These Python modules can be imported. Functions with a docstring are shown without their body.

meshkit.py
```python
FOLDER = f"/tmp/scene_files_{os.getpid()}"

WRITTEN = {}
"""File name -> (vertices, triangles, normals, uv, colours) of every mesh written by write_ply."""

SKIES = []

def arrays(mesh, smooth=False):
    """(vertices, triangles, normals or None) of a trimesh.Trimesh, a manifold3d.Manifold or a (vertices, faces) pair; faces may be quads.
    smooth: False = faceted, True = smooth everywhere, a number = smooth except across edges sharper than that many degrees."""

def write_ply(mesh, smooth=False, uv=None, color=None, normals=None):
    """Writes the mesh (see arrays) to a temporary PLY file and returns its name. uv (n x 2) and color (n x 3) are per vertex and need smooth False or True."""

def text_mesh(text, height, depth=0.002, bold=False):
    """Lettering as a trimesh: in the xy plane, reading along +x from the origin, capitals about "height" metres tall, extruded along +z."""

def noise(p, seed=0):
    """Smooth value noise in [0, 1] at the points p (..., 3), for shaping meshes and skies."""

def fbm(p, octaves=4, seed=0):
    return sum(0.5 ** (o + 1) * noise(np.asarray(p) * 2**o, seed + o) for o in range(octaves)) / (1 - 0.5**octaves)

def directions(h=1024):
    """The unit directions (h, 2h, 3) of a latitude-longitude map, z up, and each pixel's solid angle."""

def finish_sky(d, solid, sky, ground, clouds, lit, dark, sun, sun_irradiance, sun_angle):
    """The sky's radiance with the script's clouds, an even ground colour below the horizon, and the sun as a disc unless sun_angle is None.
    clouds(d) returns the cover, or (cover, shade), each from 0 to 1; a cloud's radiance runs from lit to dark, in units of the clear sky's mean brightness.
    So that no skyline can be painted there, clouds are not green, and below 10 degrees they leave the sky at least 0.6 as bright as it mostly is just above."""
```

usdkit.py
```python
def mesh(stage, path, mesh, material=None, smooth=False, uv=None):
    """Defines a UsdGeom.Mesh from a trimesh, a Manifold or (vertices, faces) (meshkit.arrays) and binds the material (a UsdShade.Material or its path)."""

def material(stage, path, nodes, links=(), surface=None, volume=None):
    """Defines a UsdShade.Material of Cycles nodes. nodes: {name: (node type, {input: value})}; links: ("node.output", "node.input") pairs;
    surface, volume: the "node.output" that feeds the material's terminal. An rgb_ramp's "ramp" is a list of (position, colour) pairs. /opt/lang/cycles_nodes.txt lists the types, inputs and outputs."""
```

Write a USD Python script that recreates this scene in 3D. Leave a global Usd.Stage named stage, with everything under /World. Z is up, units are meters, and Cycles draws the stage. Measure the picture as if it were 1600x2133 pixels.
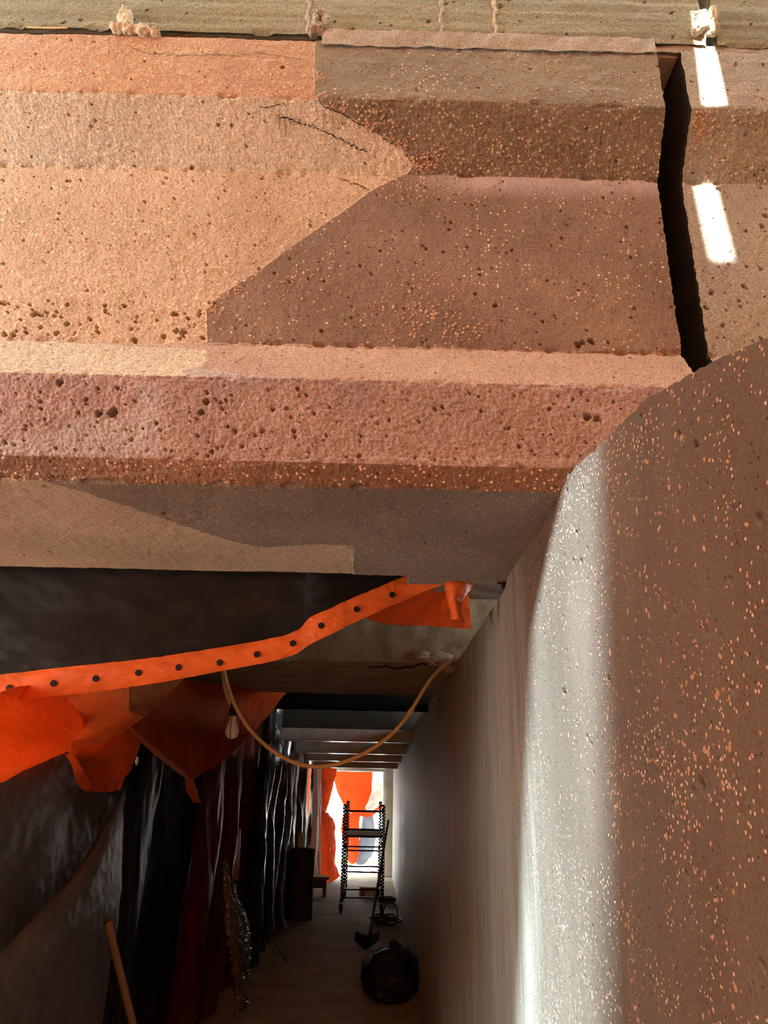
import math, random
import numpy as np
import trimesh, usdkit, meshkit
from shapely.geometry import Polygon, Point
from shapely.ops import unary_union
from scipy.interpolate import RectBivariateSpline, CubicSpline
from pxr import Usd, UsdGeom, UsdLux, UsdShade, Gf, Sdf, Vt

stage = Usd.Stage.CreateInMemory()
UsdGeom.SetStageUpAxis(stage, UsdGeom.Tokens.z)
UsdGeom.SetStageMetersPerUnit(stage, 1.0)
world = UsdGeom.Xform.Define(stage, '/World')
stage.SetDefaultPrim(world.GetPrim())
UsdGeom.Scope.Define(stage, '/World/Looks')
RNG = np.random.default_rng(7)

# ------------------------------------------------------------------ camera
FOC = 1560.0                                   # focal length in pixels of the 1600 x 2133 picture
CAM = np.array([0.0, 0.0, 1.6])
YAW, PITCH, ROLL = math.radians(0.4453), math.radians(20.2933), math.radians(1.1)
_f = np.array([math.sin(YAW) * math.cos(PITCH), math.cos(YAW) * math.cos(PITCH), math.sin(PITCH)])
_r0 = np.array([math.cos(YAW), -math.sin(YAW), 0.0]); _u0 = np.cross(_r0, _f)
_r = math.cos(ROLL) * _r0 + math.sin(ROLL) * _u0
_u = math.cos(ROLL) * _u0 - math.sin(ROLL) * _r0
cam = UsdGeom.Camera.Define(stage, '/World/camera')
cam.CreateHorizontalApertureAttr(36.0)
cam.CreateVerticalApertureAttr(36.0 * 2133 / 1600)
cam.CreateFocalLengthAttr(36.0 * FOC / 1600)
cam.CreateClippingRangeAttr(Gf.Vec2f(0.02, 500))
cam.AddTransformOp().Set(Gf.Matrix4d(*_r, 0, *_u, 0, *(-_f), 0, *CAM, 1))
EXPOSURE = -0.38
cam.CreateExposureAttr(EXPOSURE)

# ------------------------------------------------------------------ sun and sky
SUN = np.array([0.27, 0.86, -0.38]); SUN /= np.linalg.norm(SUN)      # the way the light travels
sun = UsdLux.DistantLight.Define(stage, '/World/sun')
sun.CreateNormalizeAttr(True); sun.CreateIntensityAttr(14.0); sun.CreateColorAttr(Gf.Vec3f(1.0, 0.96, 0.88)); sun.CreateAngleAttr(0.7)
_z = -SUN; _x = np.cross([0, 0, 1], _z); _x /= np.linalg.norm(_x); _y = np.cross(_z, _x)
sun.AddTransformOp().Set(Gf.Matrix4d(*_x, 0, *_y, 0, *_z, 0, 0, 0, 12, 1))
sky = UsdLux.DomeLight.Define(stage, '/World/sky')
sky.CreateIntensityAttr(5.5); sky.CreateColorAttr(Gf.Vec3f(0.94, 0.97, 0.93))


# ------------------------------------------------------------------ helpers
def ray(px, py):
    return _f + _r * (px - 800) / FOC - _u * (py - 1066.5) / FOC


def at(px, py, axis, val):
    """The point where the line of sight through a pixel meets the plane x, y or z = val."""
    d = ray(px, py)
    return CAM + d * ((val - CAM[axis]) / d[axis])


def bent(px, py, a, b):
    """The same for the plane through the two (y, z) points a and b, parallel to x."""
    d = ray(px, py); e = np.array(b, float) - np.array(a, float); n = np.array([-e[1], e[0]])
    t = (n @ (np.array(a) - CAM[1:])) / (n @ d[1:])
    p = CAM + t * d
    return p, float(((p[1:] - np.array(a)) @ e) / (e @ e))


_used = set()


def free(path):
    if path not in _used:
        _used.add(path); return path
    k = 1
    while f'{path}_{k:03d}' in _used:
        k += 1
    _used.add(f'{path}_{k:03d}'); return f'{path}_{k:03d}'


def tag(prim, label=None, cat=None, group=None, kind=None):
    for k, v in (('label', label), ('category', cat), ('group', group), ('kind', kind)):
        if v:
            prim.SetCustomDataByKey(k, v)
    return prim


def obj(name, mesh, mat, parent=None, smooth=False, label=None, cat=None, group=None, kind=None):
    base = parent.GetPath().pathString if parent is not None else '/World'
    p = free(f'{base}/{name}')
    m = usdkit.mesh(stage, p, mesh, mat, smooth=smooth)
    return tag(m.GetPrim(), label, cat, group, kind)


def thing(name, label, cat, loc=(0, 0, 0), group=None, kind=None):
    x = UsdGeom.Xform.Define(stage, free(f'/World/{name}'))
    if any(loc):
        x.AddTranslateOp().Set(Gf.Vec3d(*map(float, loc)))
    return tag(x.GetPrim(), label, cat, group, kind)


def cat(*ms):
    return trimesh.util.concatenate([m for m in ms if m is not None])


def box(x0, x1, y0, y1, z0, z1):
    b = trimesh.creation.box([x1 - x0, y1 - y0, z1 - z0])
    b.apply_translation([(x0 + x1) / 2, (y0 + y1) / 2, (z0 + z1) / 2])
    return b


def bevel_box(x0, x1, y0, y1, z0, z1, r=0.004):
    pts = []
    for x, sx in ((x0, 1), (x1, -1)):
        for y, sy in ((y0, 1), (y1, -1)):
            for z, sz in ((z0, 1), (z1, -1)):
                pts += [(x + sx * r, y + sy * r, z), (x + sx * r, y, z + sz * r), (x, y + sy * r, z + sz * r)]
    return trimesh.convex.convex_hull(np.array(pts))


def tube(path, r, n=10, cap=True):
    """A swept round tube; r may be a number or one radius per point."""
    p = np.asarray(path, float); k = len(p)
    r = np.broadcast_to(np.asarray(r, float), (k,))
    t = np.gradient(p, axis=0); t /= np.linalg.norm(t, axis=1, keepdims=True)
    a = np.array([0, 0, 1.0]) if abs(t[0][2]) < 0.9 else np.array([1.0, 0, 0])
    u = np.cross(t[0], a); u /= np.linalg.norm(u)
    us = []
    for i in range(k):
        u = u - t[i] * (u @ t[i]); u /= np.linalg.norm(u); us.append(u)
    us = np.array(us); vs = np.cross(t, us)
    ang = np.linspace(0, 2 * np.pi, n, endpoint=False)
    v = (p[:, None] + r[:, None, None] * (us[:, None] * np.cos(ang)[None, :, None] + vs[:, None] * np.sin(ang)[None, :, None])).reshape(-1, 3)
    f = []
    for i in range(k - 1):
        for j in range(n):
            a0, a1 = i * n + j, i * n + (j + 1) % n
            f += [(a0, a1, a1 + n), (a0, a1 + n, a0 + n)]
    if cap:
        v = np.vstack([v, p[0], p[-1]]); c0, c1 = len(v) - 2, len(v) - 1
        for j in range(n):
            f += [(c0, (j + 1) % n, j), (c1, (k - 1) * n + j, (k - 1) * n + (j + 1) % n)]
    m = trimesh.Trimesh(v, np.array(f), process=False)
    return m


def spline(pts, n=60):
    p = np.asarray(pts, float)
    d = np.r_[0, np.cumsum(np.linalg.norm(np.diff(p, axis=0), axis=1))]
    return CubicSpline(d, p)(np.linspace(0, d[-1], n))


def grid_faces(n, m):
    i = np.arange(n * m).reshape(n, m)
    a, b, c, d = i[:-1, :-1].ravel(), i[1:, :-1].ravel(), i[1:, 1:].ravel(), i[:-1, 1:].ravel()
    return np.vstack([np.c_[a, b, c], np.c_[a, c, d]])


def compact(v, f):
    u, inv = np.unique(f, return_inverse=True)
    return trimesh.Trimesh(v[u], inv.reshape(f.shape), process=False)


def lump(seed, size, rough=0.35, sub=3, freq=2.2):
    s = trimesh.creation.icosphere(sub)
    n = meshkit.fbm(s.vertices * freq + 10 + seed * 3.7, 3, seed) - 0.5
    q = np.round(s.vertices * 2.0) * 0.08
    s.vertices = s.vertices * (1 + 2 * rough * n)[:, None] + q * 0.6
    s.vertices *= np.asarray(size)
    return s


def placed(m, loc):
    m = m.copy(); m.apply_translation(loc); return m


# ------------------------------------------------------------------ materials
def M(name, nodes, links, surface):
    return usdkit.material(stage, f'/World/Looks/{name}', nodes, links, surface=surface)


def concrete(name, cols, rough=0.85, light_band=None, skin=False, spec=0.35, grain=150.0, grain_bump=1.0, peb=None, pore=None, stretch=(1, 1, 1), blotch=2.2, speckle=0.35, fine=900.0):
    """Concrete: blotches, sand grain and, on demand, pebbles (scale, share, radius, colours) and dark pores (scale, share, radius)."""
    n = {'g': ('geometry', {}), 'mp': ('mapping', {'mapping_type': 'point', 'scale': stretch}),
         'b': ('noise_texture', {'scale': blotch, 'detail': 3, 'roughness': 0.62}),
         'br': ('rgb_ramp', {'ramp': [(0.30, cols[0]), (0.5, cols[1]), (0.70, cols[2])]}),
         's': ('noise_texture', {'scale': fine / 4, 'detail': 1, 'roughness': 0.7}),
         'sr': ('rgb_ramp', {'ramp': [(0.32, (1 - speckle,) * 3), (0.68, (1 + speckle * 0.6,) * 3)]}),
         'mul': ('mix', {'mix_type': 'multiply', 'fac': 1.0}),
         'vn': ('noise_texture', {'scale': grain * 0.8, 'detail': 2, 'roughness': 0.6}),
         'bump': ('bump', {'strength': 0.8, 'distance': 0.0024 * grain_bump}),
         'p': ('principled_bsdf', {'roughness': rough, 'specular_ior_level': spec, 'diffuse_roughness': 0.5})}
    l = [('g.position', 'mp.vector'), ('mp.vector', 'b.vector'), ('g.position', 's.vector'), ('g.position', 'vn.vector'),
         ('b.fac', 'br.fac'), ('s.fac', 'sr.fac'), ('br.color', 'mul.color1'), ('sr.color', 'mul.color2'),
         ('vn.fac', 'bump.height'), ('bump.normal', 'p.normal')]
    out = 'mul.color'; hout = 'vn.fac'
    if peb:
        sc, share, rad, pc = peb
        n |= {'pv': ('voronoi_texture', {'dimensions': '3D', 'feature': 'f1', 'scale': sc}),
              'pw': ('noise_texture', {'scale': 7.0, 'detail': 1}),
              'ps': ('separate_color', {}),
              'pa': ('math', {'math_type': 'multiply_add', 'value2': -0.9, 'value3': share + 0.45}),
              'pl': ('math', {'math_type': 'less_than'}),
              'pr': ('map_range', {'range_type': 'smoothstep', 'from_min': rad, 'from_max': rad * 0.72, 'to_min': 0.0, 'to_max': 1.0, 'clamp': True}),
              'pm': ('math', {'math_type': 'multiply'}),
              'pc': ('rgb_ramp', {'ramp': pc}),
              'px': ('mix', {'mix_type': 'mix'})}
        l += [('g.position', 'pv.vector'), ('g.position', 'pw.vector'), ('pv.color', 'ps.color'), ('pw.fac', 'pa.value1'), ('ps.r', 'pl.value1'), ('pa.value', 'pl.value2'),
              ('pv.distance', 'pr.value'), ('pr.result', 'pm.value1'), ('pl.value', 'pm.value2'), ('ps.g', 'pc.fac'),
              (out, 'px.color1'), ('pc.color', 'px.color2'), ('pm.value', 'px.fac')]
        out = 'px.color'
    if skin:
        n |= {'kx': ('separate_xyz', {}), 'km': ('mapping', {'mapping_type': 'point', 'scale': (1, 14, 1.6)}), 'kn': ('noise_texture', {'scale': 1.0, 'detail': 4, 'roughness': 0.65}),
              'ka': ('math', {'math_type': 'multiply_add', 'value2': 0.5, 'value3': -0.25}), 'kb': ('math', {'math_type': 'add'}),
              'kr': ('map_range', {'range_type': 'smoothstep', 'from_min': 1.9, 'from_max': 2.45, 'to_min': 0.0, 'to_max': 0.9, 'clamp': True}),
              'kc': ('rgb_ramp', {'ramp': [(0.3, (0.19, 0.205, 0.175)), (0.5, (0.26, 0.275, 0.24)), (0.68, (0.34, 0.345, 0.305))]}), 'kk': ('mix', {'mix_type': 'mix'})}
        l += [('g.position', 'kx.vector'), ('g.position', 'km.vector'), ('km.vector', 'kn.vector'), ('kn.fac', 'ka.value1'), ('kx.y', 'kb.value1'), ('ka.value', 'kb.value2'), ('kb.value', 'kr.value'),
              ('kn.fac', 'kc.fac'), (out, 'kk.color1'), ('kc.color', 'kk.color2'), ('kr.result', 'kk.fac')]
        out = 'kk.color'
    if light_band:  # daylight along the tall face's top edge, painted into the colour
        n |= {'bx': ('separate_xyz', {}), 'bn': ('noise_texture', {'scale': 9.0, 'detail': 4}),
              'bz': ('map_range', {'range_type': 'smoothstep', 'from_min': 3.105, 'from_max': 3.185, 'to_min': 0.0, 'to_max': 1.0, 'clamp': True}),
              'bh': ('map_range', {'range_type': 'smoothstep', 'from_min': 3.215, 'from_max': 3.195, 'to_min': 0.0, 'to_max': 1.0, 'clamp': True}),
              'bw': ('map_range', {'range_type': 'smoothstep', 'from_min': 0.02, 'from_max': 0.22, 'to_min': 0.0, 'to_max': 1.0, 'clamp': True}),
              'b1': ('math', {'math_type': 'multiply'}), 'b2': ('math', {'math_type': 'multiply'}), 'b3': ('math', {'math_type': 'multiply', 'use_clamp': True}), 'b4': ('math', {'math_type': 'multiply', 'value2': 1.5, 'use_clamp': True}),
              'bc': ('mix', {'mix_type': 'mix', 'color2': light_band})}
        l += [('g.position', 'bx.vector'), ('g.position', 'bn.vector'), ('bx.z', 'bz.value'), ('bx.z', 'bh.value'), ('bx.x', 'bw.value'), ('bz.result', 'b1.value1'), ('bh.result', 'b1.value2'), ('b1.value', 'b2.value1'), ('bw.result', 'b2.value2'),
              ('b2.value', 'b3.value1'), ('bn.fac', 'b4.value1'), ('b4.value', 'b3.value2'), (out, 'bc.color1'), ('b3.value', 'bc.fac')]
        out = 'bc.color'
    if pore:
        sc, share, rad = pore
        n |= {'ov': ('voronoi_texture', {'dimensions': '3D', 'feature': 'f1', 'scale': sc}),
              'os': ('separate_color', {}),
              'ol': ('math', {'math_type': 'less_than', 'value2': share}),
              'or': ('map_range', {'range_type': 'smoothstep', 'from_min': rad, 'from_max': rad * 0.5, 'to_min': 0.0, 'to_max': 1.0, 'clamp': True}),
              'om': ('math', {'math_type': 'multiply'}),
              'ox': ('mix', {'mix_type': 'multiply', 'color2': (0.07, 0.06, 0.055)})}
        l += [('g.position', 'ov.vector'), ('ov.color', 'os.color'), ('os.b', 'ol.value1'), ('ov.distance', 'or.value'), ('or.result', 'om.value1'), ('ol.value', 'om.value2'),
              (out, 'ox.color1'), ('om.value', 'ox.fac')]
        out = 'ox.color'
    l = [x for x in l if x[1] != 'bump.height'] + [(hout, 'bump.height'), (out, 'p.base_color')]
    return M(name, n, l, 'p.BSDF')


def plain(name, col, rough=0.5, metallic=0.0, spec=0.5, var=0.15, scale=30.0, bump=0.0):
    n = {'g': ('geometry', {}), 'b': ('noise_texture', {'scale': scale, 'detail': 2}),
         'r': ('rgb_ramp', {'ramp': [(0.3, tuple(c * (1 - var) for c in col)), (0.7, tuple(min(1, c * (1 + var)) for c in col))]}),
         'p': ('principled_bsdf', {'roughness': rough, 'metallic': metallic, 'specular_ior_level': spec})}
    l = [('g.position', 'b.vector'), ('b.fac', 'r.fac'), ('r.color', 'p.base_color')]
    if bump:
        n['bp'] = ('bump', {'strength': 0.7, 'distance': bump}); l += [('b.fac', 'bp.height'), ('bp.normal', 'p.normal')]
    return M(name, n, l, 'p.BSDF')


def sheeting(name, col, trans, mix, rough=0.45, spec=0.4, wrinkle=0.004, var=0.2, scale=9.0, coat=0.0):
    """Coated sheeting: a reflecting face and light coming through from behind."""
    n = {'g': ('geometry', {}), 'b': ('noise_texture', {'scale': scale, 'detail': 2, 'roughness': 0.6}),
         'w': ('noise_texture', {'scale': 11.0, 'detail': 3, 'roughness': 0.6}),
         'r': ('rgb_ramp', {'ramp': [(0.3, tuple(c * (1 - var) for c in col)), (0.7, tuple(min(1, c * (1 + var)) for c in col))]}),
         'bp': ('bump', {'strength': 0.5, 'distance': wrinkle}),
         'p': ('principled_bsdf', {'roughness': rough, 'specular_ior_level': spec, 'coat_weight': coat, 'coat_roughness': 0.15}),
         't': ('translucent_bsdf', {'color': trans}), 'm': ('mix_closure', {'fac': mix})}
    l = [('g.position', 'b.vector'), ('g.position', 'w.vector'), ('b.fac', 'r.fac'), ('r.color', 'p.base_color'), ('w.fac', 'bp.height'), ('bp.normal', 'p.normal'),
         ('p.BSDF', 'm.closure1'), ('t.BSDF', 'm.closure2')]
    return M(name, n, l, 'm.closure' if mix > 0 else 'p.BSDF')


PEB = [(0.0, (0.50, 0.32, 0.20)), (0.3, (0.66, 0.50, 0.36)), (0.6, (0.72, 0.62, 0.50)), (0.85, (0.62, 0.40, 0.26)), (1.0, (0.80, 0.74, 0.64))]
PEBD = [(0.0, (0.34, 0.26, 0.20)), (0.5, (0.55, 0.44, 0.34)), (1.0, (0.62, 0.54, 0.44))]
mat = {}
mat['old'] = concrete('old_concrete', [(0.46, 0.36, 0.27), (0.55, 0.44, 0.33), (0.62, 0.52, 0.40)], grain=140, grain_bump=1.5, peb=(95, 0.30, 0.42, [(0, (0.36, 0.28, 0.22)), (0.4, (0.62, 0.5, 0.36)), (1, (0.74, 0.64, 0.5))]), pore=(70, 0.14, 0.20), blotch=2.6)
mat['stained'] = concrete('orange_lit_concrete', [(0.44, 0.26, 0.17), (0.52, 0.33, 0.22), (0.58, 0.40, 0.28)], grain=140, grain_bump=1.5, peb=(95, 0.30, 0.42, [(0, (0.36, 0.24, 0.18)), (0.4, (0.6, 0.42, 0.3)), (1, (0.7, 0.55, 0.4))]), pore=(70, 0.14, 0.20), blotch=2.6)  # redder copy of the old stone, with the orange light put into its colour
mat['pale'] = concrete('pale_concrete', [(0.48, 0.45, 0.37), (0.57, 0.54, 0.45), (0.64, 0.61, 0.52)], grain=150, grain_bump=1.4, peb=(90, 0.42, 0.44, [(0, (0.40, 0.34, 0.28)), (0.4, (0.66, 0.58, 0.46)), (1, (0.74, 0.68, 0.56))]), pore=(70, 0.10, 0.2))
mat['mortar'] = concrete('brown_mortar', [(0.185, 0.125, 0.095), (0.24, 0.165, 0.125), (0.29, 0.21, 0.165)], grain=190, grain_bump=0.8, rough=0.7, light_band=(0.46, 0.40, 0.40), peb=(105, 0.13, 0.36, PEB), pore=(65, 0.16, 0.19), blotch=3.2)
mat['aggregate'] = concrete('aggregate_mortar', [(0.185, 0.155, 0.112), (0.225, 0.19, 0.142), (0.275, 0.235, 0.175)], grain=150, grain_bump=1.6, rough=0.75, peb=(100, 0.36, 0.42, PEBD), blotch=4)
mat['tan_mortar'] = concrete('tan_mortar', [(0.20, 0.155, 0.115), (0.28, 0.235, 0.17), (0.34, 0.29, 0.215)], grain=190, grain_bump=0.8, rough=0.7, peb=(105, 0.14, 0.36, PEB), pore=(65, 0.10, 0.19), blotch=2.2)
mat['grey_hollow'] = concrete('grey_hollow', [(0.27, 0.25, 0.20), (0.33, 0.31, 0.25), (0.39, 0.365, 0.30)], grain=150, grain_bump=1.3, peb=(95, 0.10, 0.4, PEB), pore=(65, 0.1, 0.2))
mat['ledge'] = concrete('ledge_concrete', [(0.40, 0.31, 0.26), (0.47, 0.37, 0.31), (0.55, 0.46, 0.39)], grain=170, grain_bump=1.1, pore=(55, 0.06, 0.22), blotch=3)
mat['rose'] = concrete('rose_concrete', [(0.30, 0.24, 0.235), (0.38, 0.30, 0.29), (0.46, 0.38, 0.37)], grain=125, grain_bump=2.2, pore=(60, 0.18, 0.22), blotch=3)
mat['smear'] = concrete('smooth_cement', [(0.36, 0.33, 0.35), (0.42, 0.39, 0.40), (0.47, 0.44, 0.45)], grain=200, grain_bump=0.7, pore=(55, 0.04, 0.22), blotch=4)
mat['chamfer'] = concrete('chamfer_concrete', [(0.16, 0.11, 0.08), (0.22, 0.15, 0.11), (0.28, 0.20, 0.15)], grain=140, grain_bump=1.6, peb=(110, 0.35, 0.40, PEB))
mat['soffit_old'] = concrete('soffit_concrete', [(0.34, 0.30, 0.23), (0.42, 0.37, 0.29), (0.48, 0.43, 0.34)], grain=170, grain_bump=1.0, peb=(70, 0.06, 0.3, PEBD), stretch=(0.5, 1, 1))
mat['soffit_new'] = concrete('soffit_mortar', [(0.17, 0.16, 0.14), (0.215, 0.20, 0.175), (0.26, 0.245, 0.215)], grain=200, grain_bump=1.1, peb=(120, 0.12, 0.34, PEBD))
mat['wall'] = concrete('polished_aggregate_wall', [(0.105, 0.090, 0.073), (0.126, 0.110, 0.090), (0.150, 0.133, 0.110)], rough=0.58, spec=0.45, grain=260, grain_bump=0.30, peb=(135, 0.10, 0.36, PEB), pore=(95, 0.16, 0.26), skin=True, stretch=(1, 1, 0.35), blotch=3.5, speckle=0.28)
mat['beam'] = concrete('board_marked_beam', [(0.23, 0.22, 0.15), (0.285, 0.275, 0.19), (0.345, 0.33, 0.24)], grain=170, grain_bump=1.0, stretch=(0.25, 1, 4), blotch=5, pore=(40, 0.07, 0.2))
mat['grout'] = concrete('grey_grout', [(0.34, 0.30, 0.26), (0.42, 0.38, 0.33), (0.50, 0.46, 0.41)], grain=220, grain_bump=0.7)
mat['lump'] = concrete('pale_lump', [(0.50, 0.43, 0.30), (0.60, 0.53, 0.40), (0.68, 0.62, 0.5)], grain=150, grain_bump=1.6)
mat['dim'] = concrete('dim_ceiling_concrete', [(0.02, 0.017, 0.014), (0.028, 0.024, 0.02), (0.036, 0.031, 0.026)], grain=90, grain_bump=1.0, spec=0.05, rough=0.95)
mat['beam2'] = concrete('stained_beam', [(0.17, 0.115, 0.065), (0.24, 0.175, 0.11), (0.30, 0.235, 0.165)], grain=120, grain_bump=1.2, blotch=6)
mat['floor'] = concrete('dusty_floor', [(0.22, 0.18, 0.13), (0.30, 0.25, 0.19), (0.38, 0.33, 0.26)], grain=60, grain_bump=1.2, stretch=(0.8, 1.3, 1), blotch=2.6)
mat['paving'] = plain('pale_paving', (0.72, 0.70, 0.66), 0.9, scale=2, var=0.08)
mat['orange'] = sheeting('orange_tarp', (0.70, 0.10, 0.012), (0.55, 0.06, 0.006), 0.40, rough=0.5)
mat['orange_hem'] = sheeting('orange_hem', (0.64, 0.125, 0.022), (0.8, 0.1, 0.01), 0.0, rough=0.5, spec=0.2, wrinkle=0.003)
mat['orange_backed'] = sheeting('orange_opaque', (0.42, 0.055, 0.012), (0.8, 0.1, 0.01), 0.0, rough=0.7, spec=0.06)
mat['orange_roof'] = sheeting('orange_roof_tarp', (0.80, 0.24, 0.09), (0.31, 0.097, 0.023), 0.5, rough=0.6)
mat['white_roof'] = sheeting('milky_roof_sheet', (0.6, 0.62, 0.58), (0.135, 0.15, 0.12), 0.5, rough=0.6)
mat['tinted_film'] = M('tinted_film', {'t': ('transparent_bsdf', {'color': (0.46, 0.57, 0.66)}), 'g': ('glossy_bsdf', {'roughness': 0.1}), 'm': ('mix_closure', {'fac': 0.04})}, [('t.BSDF', 'm.closure1'), ('g.BSDF', 'm.closure2')], 'm.closure')
mat['far_orange'] = sheeting('far_orange_tarp', (0.42, 0.035, 0.005), (0.16, 0.014, 0.002), 0.45, rough=0.6, spec=0.1)
mat['clear_film'] = sheeting('clear_film', (0.15, 0.125, 0.095), (0.1, 0.1, 0.1), 0.0, rough=0.2, spec=0.9, wrinkle=0.012, coat=0.5)
mat['curtain_orange'] = sheeting('curtain_orange', (0.60, 0.06, 0.012), (0.50, 0.05, 0.010), 0.5, rough=0.6, spec=0.1)
mat['matt_black'] = plain('matt_black_sheet', (0.007, 0.006, 0.005), 0.95, spec=0.03)  # near-black with almost no gloss
mat['orange_pale'] = sheeting('faded_orange_tarp', (0.85, 0.27, 0.10), (0.85, 0.20, 0.06), 0.45, rough=0.6, spec=0.15)
mat['worn_black'] = sheeting('worn_black_tarp', (0.075, 0.064, 0.060), (0, 0, 0), 0.0, rough=0.45, spec=0.5, wrinkle=0.006)
mat['black'] = sheeting('black_tarp', (0.014, 0.0125, 0.012), (0, 0, 0), 0.0, rough=0.40, spec=0.16, wrinkle=0.005)
mat['film'] = sheeting('shiny_film', (0.020, 0.018, 0.016), (0, 0, 0), 0.0, rough=0.20, spec=0.9, wrinkle=0.010, coat=0.6)
mat['rust'] = sheeting('dark_red_tarp', (0.12, 0.014, 0.006), (0, 0, 0), 0.0, rough=0.34, spec=0.22)
mat['white_sheet'] = sheeting('white_sheet', (0.40, 0.38, 0.35), (0.16, 0.15, 0.14), 0.4, rough=0.6)
mat['dusty_sheet'] = sheeting('dusty_sheet', (0.12, 0.08, 0.065), (0.05, 0.02, 0.015), 0.3, rough=0.5, spec=0.2)
mat['grey_sheet'] = sheeting('grey_sheet', (0.07, 0.08, 0.10), (0.05, 0.055, 0.07), 0.3, rough=0.5, spec=0.2)
mat['eyelet'] = plain('eyelet', (0.006, 0.006, 0.008), 0.5, spec=0.2)
mat['cable'] = plain('yellow_cable', (0.62, 0.46, 0.20), 0.5, scale=60)
mat['dark_cable'] = plain('dark_cable', (0.02, 0.018, 0.016), 0.5)
mat['steel'] = plain('dark_steel', (0.014, 0.012, 0.011), 0.65, 0.0, 0.25)
mat['rubber'] = plain('rubber', (0.02, 0.02, 0.02), 0.8)
mat['wood'] = plain('raw_wood', (0.45, 0.28, 0.14), 0.7, scale=14)
mat['wood_dark'] = plain('dark_wood', (0.16, 0.085, 0.045), 0.7, scale=14)
mat['ply'] = plain('plywood', (0.42, 0.25, 0.13), 0.7, scale=4)
mat['white'] = plain('white_paint', (0.80, 0.79, 0.76), 0.5, var=0.04)
mat['red'] = plain('red_paint', (0.62, 0.06, 0.05), 0.5, var=0.08)
mat['glass_white'] = plain('bulb_glass', (0.66, 0.64, 0.60), 0.25, var=0.03)
mat['black_bag'] = plain('black_bag', (0.012, 0.012, 0.012), 0.55)
mat['drum'] = plain('dark_drum', (0.035, 0.032, 0.026), 0.7)
mat['straw'] = plain('straw', (0.66, 0.48, 0.22), 0.7)
mat['slat'] = plain('shiny_slat', (0.24, 0.21, 0.19), 0.28, spec=0.8, var=0.2, scale=6)
mat['plaster'] = plain('jamb_plaster', (0.62, 0.55, 0.46), 0.8, var=0.1, scale=5, bump=0.004)
mat['pebble'] = M('pebble', {'g': ('geometry', {}), 'r': ('rgb_ramp', {'ramp': PEB + [], 'interpolate': True}), 'n': ('noise_texture', {'scale': 300.0}), 'm': ('mix', {'mix_type': 'multiply', 'fac': 0.35}),
                             'p': ('principled_bsdf', {'roughness': 0.45, 'specular_ior_level': 0.5})},
                  [('g.random_per_island', 'r.fac'), ('r.color', 'm.color1'), ('g.position', 'n.vector'), ('n.color', 'm.color2'), ('m.color', 'p.base_color')], 'p.BSDF')


# ------------------------------------------------------------------ concrete surfaces with real pits
def pits(shape_pts, n, rmin, rmax, rng, xr, sr, power=2.5):
    r = rmin + (rmax - rmin) * rng.random(n) ** power
    return np.c_[rng.uniform(*xr, n), rng.uniform(*sr, n), r]


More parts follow.
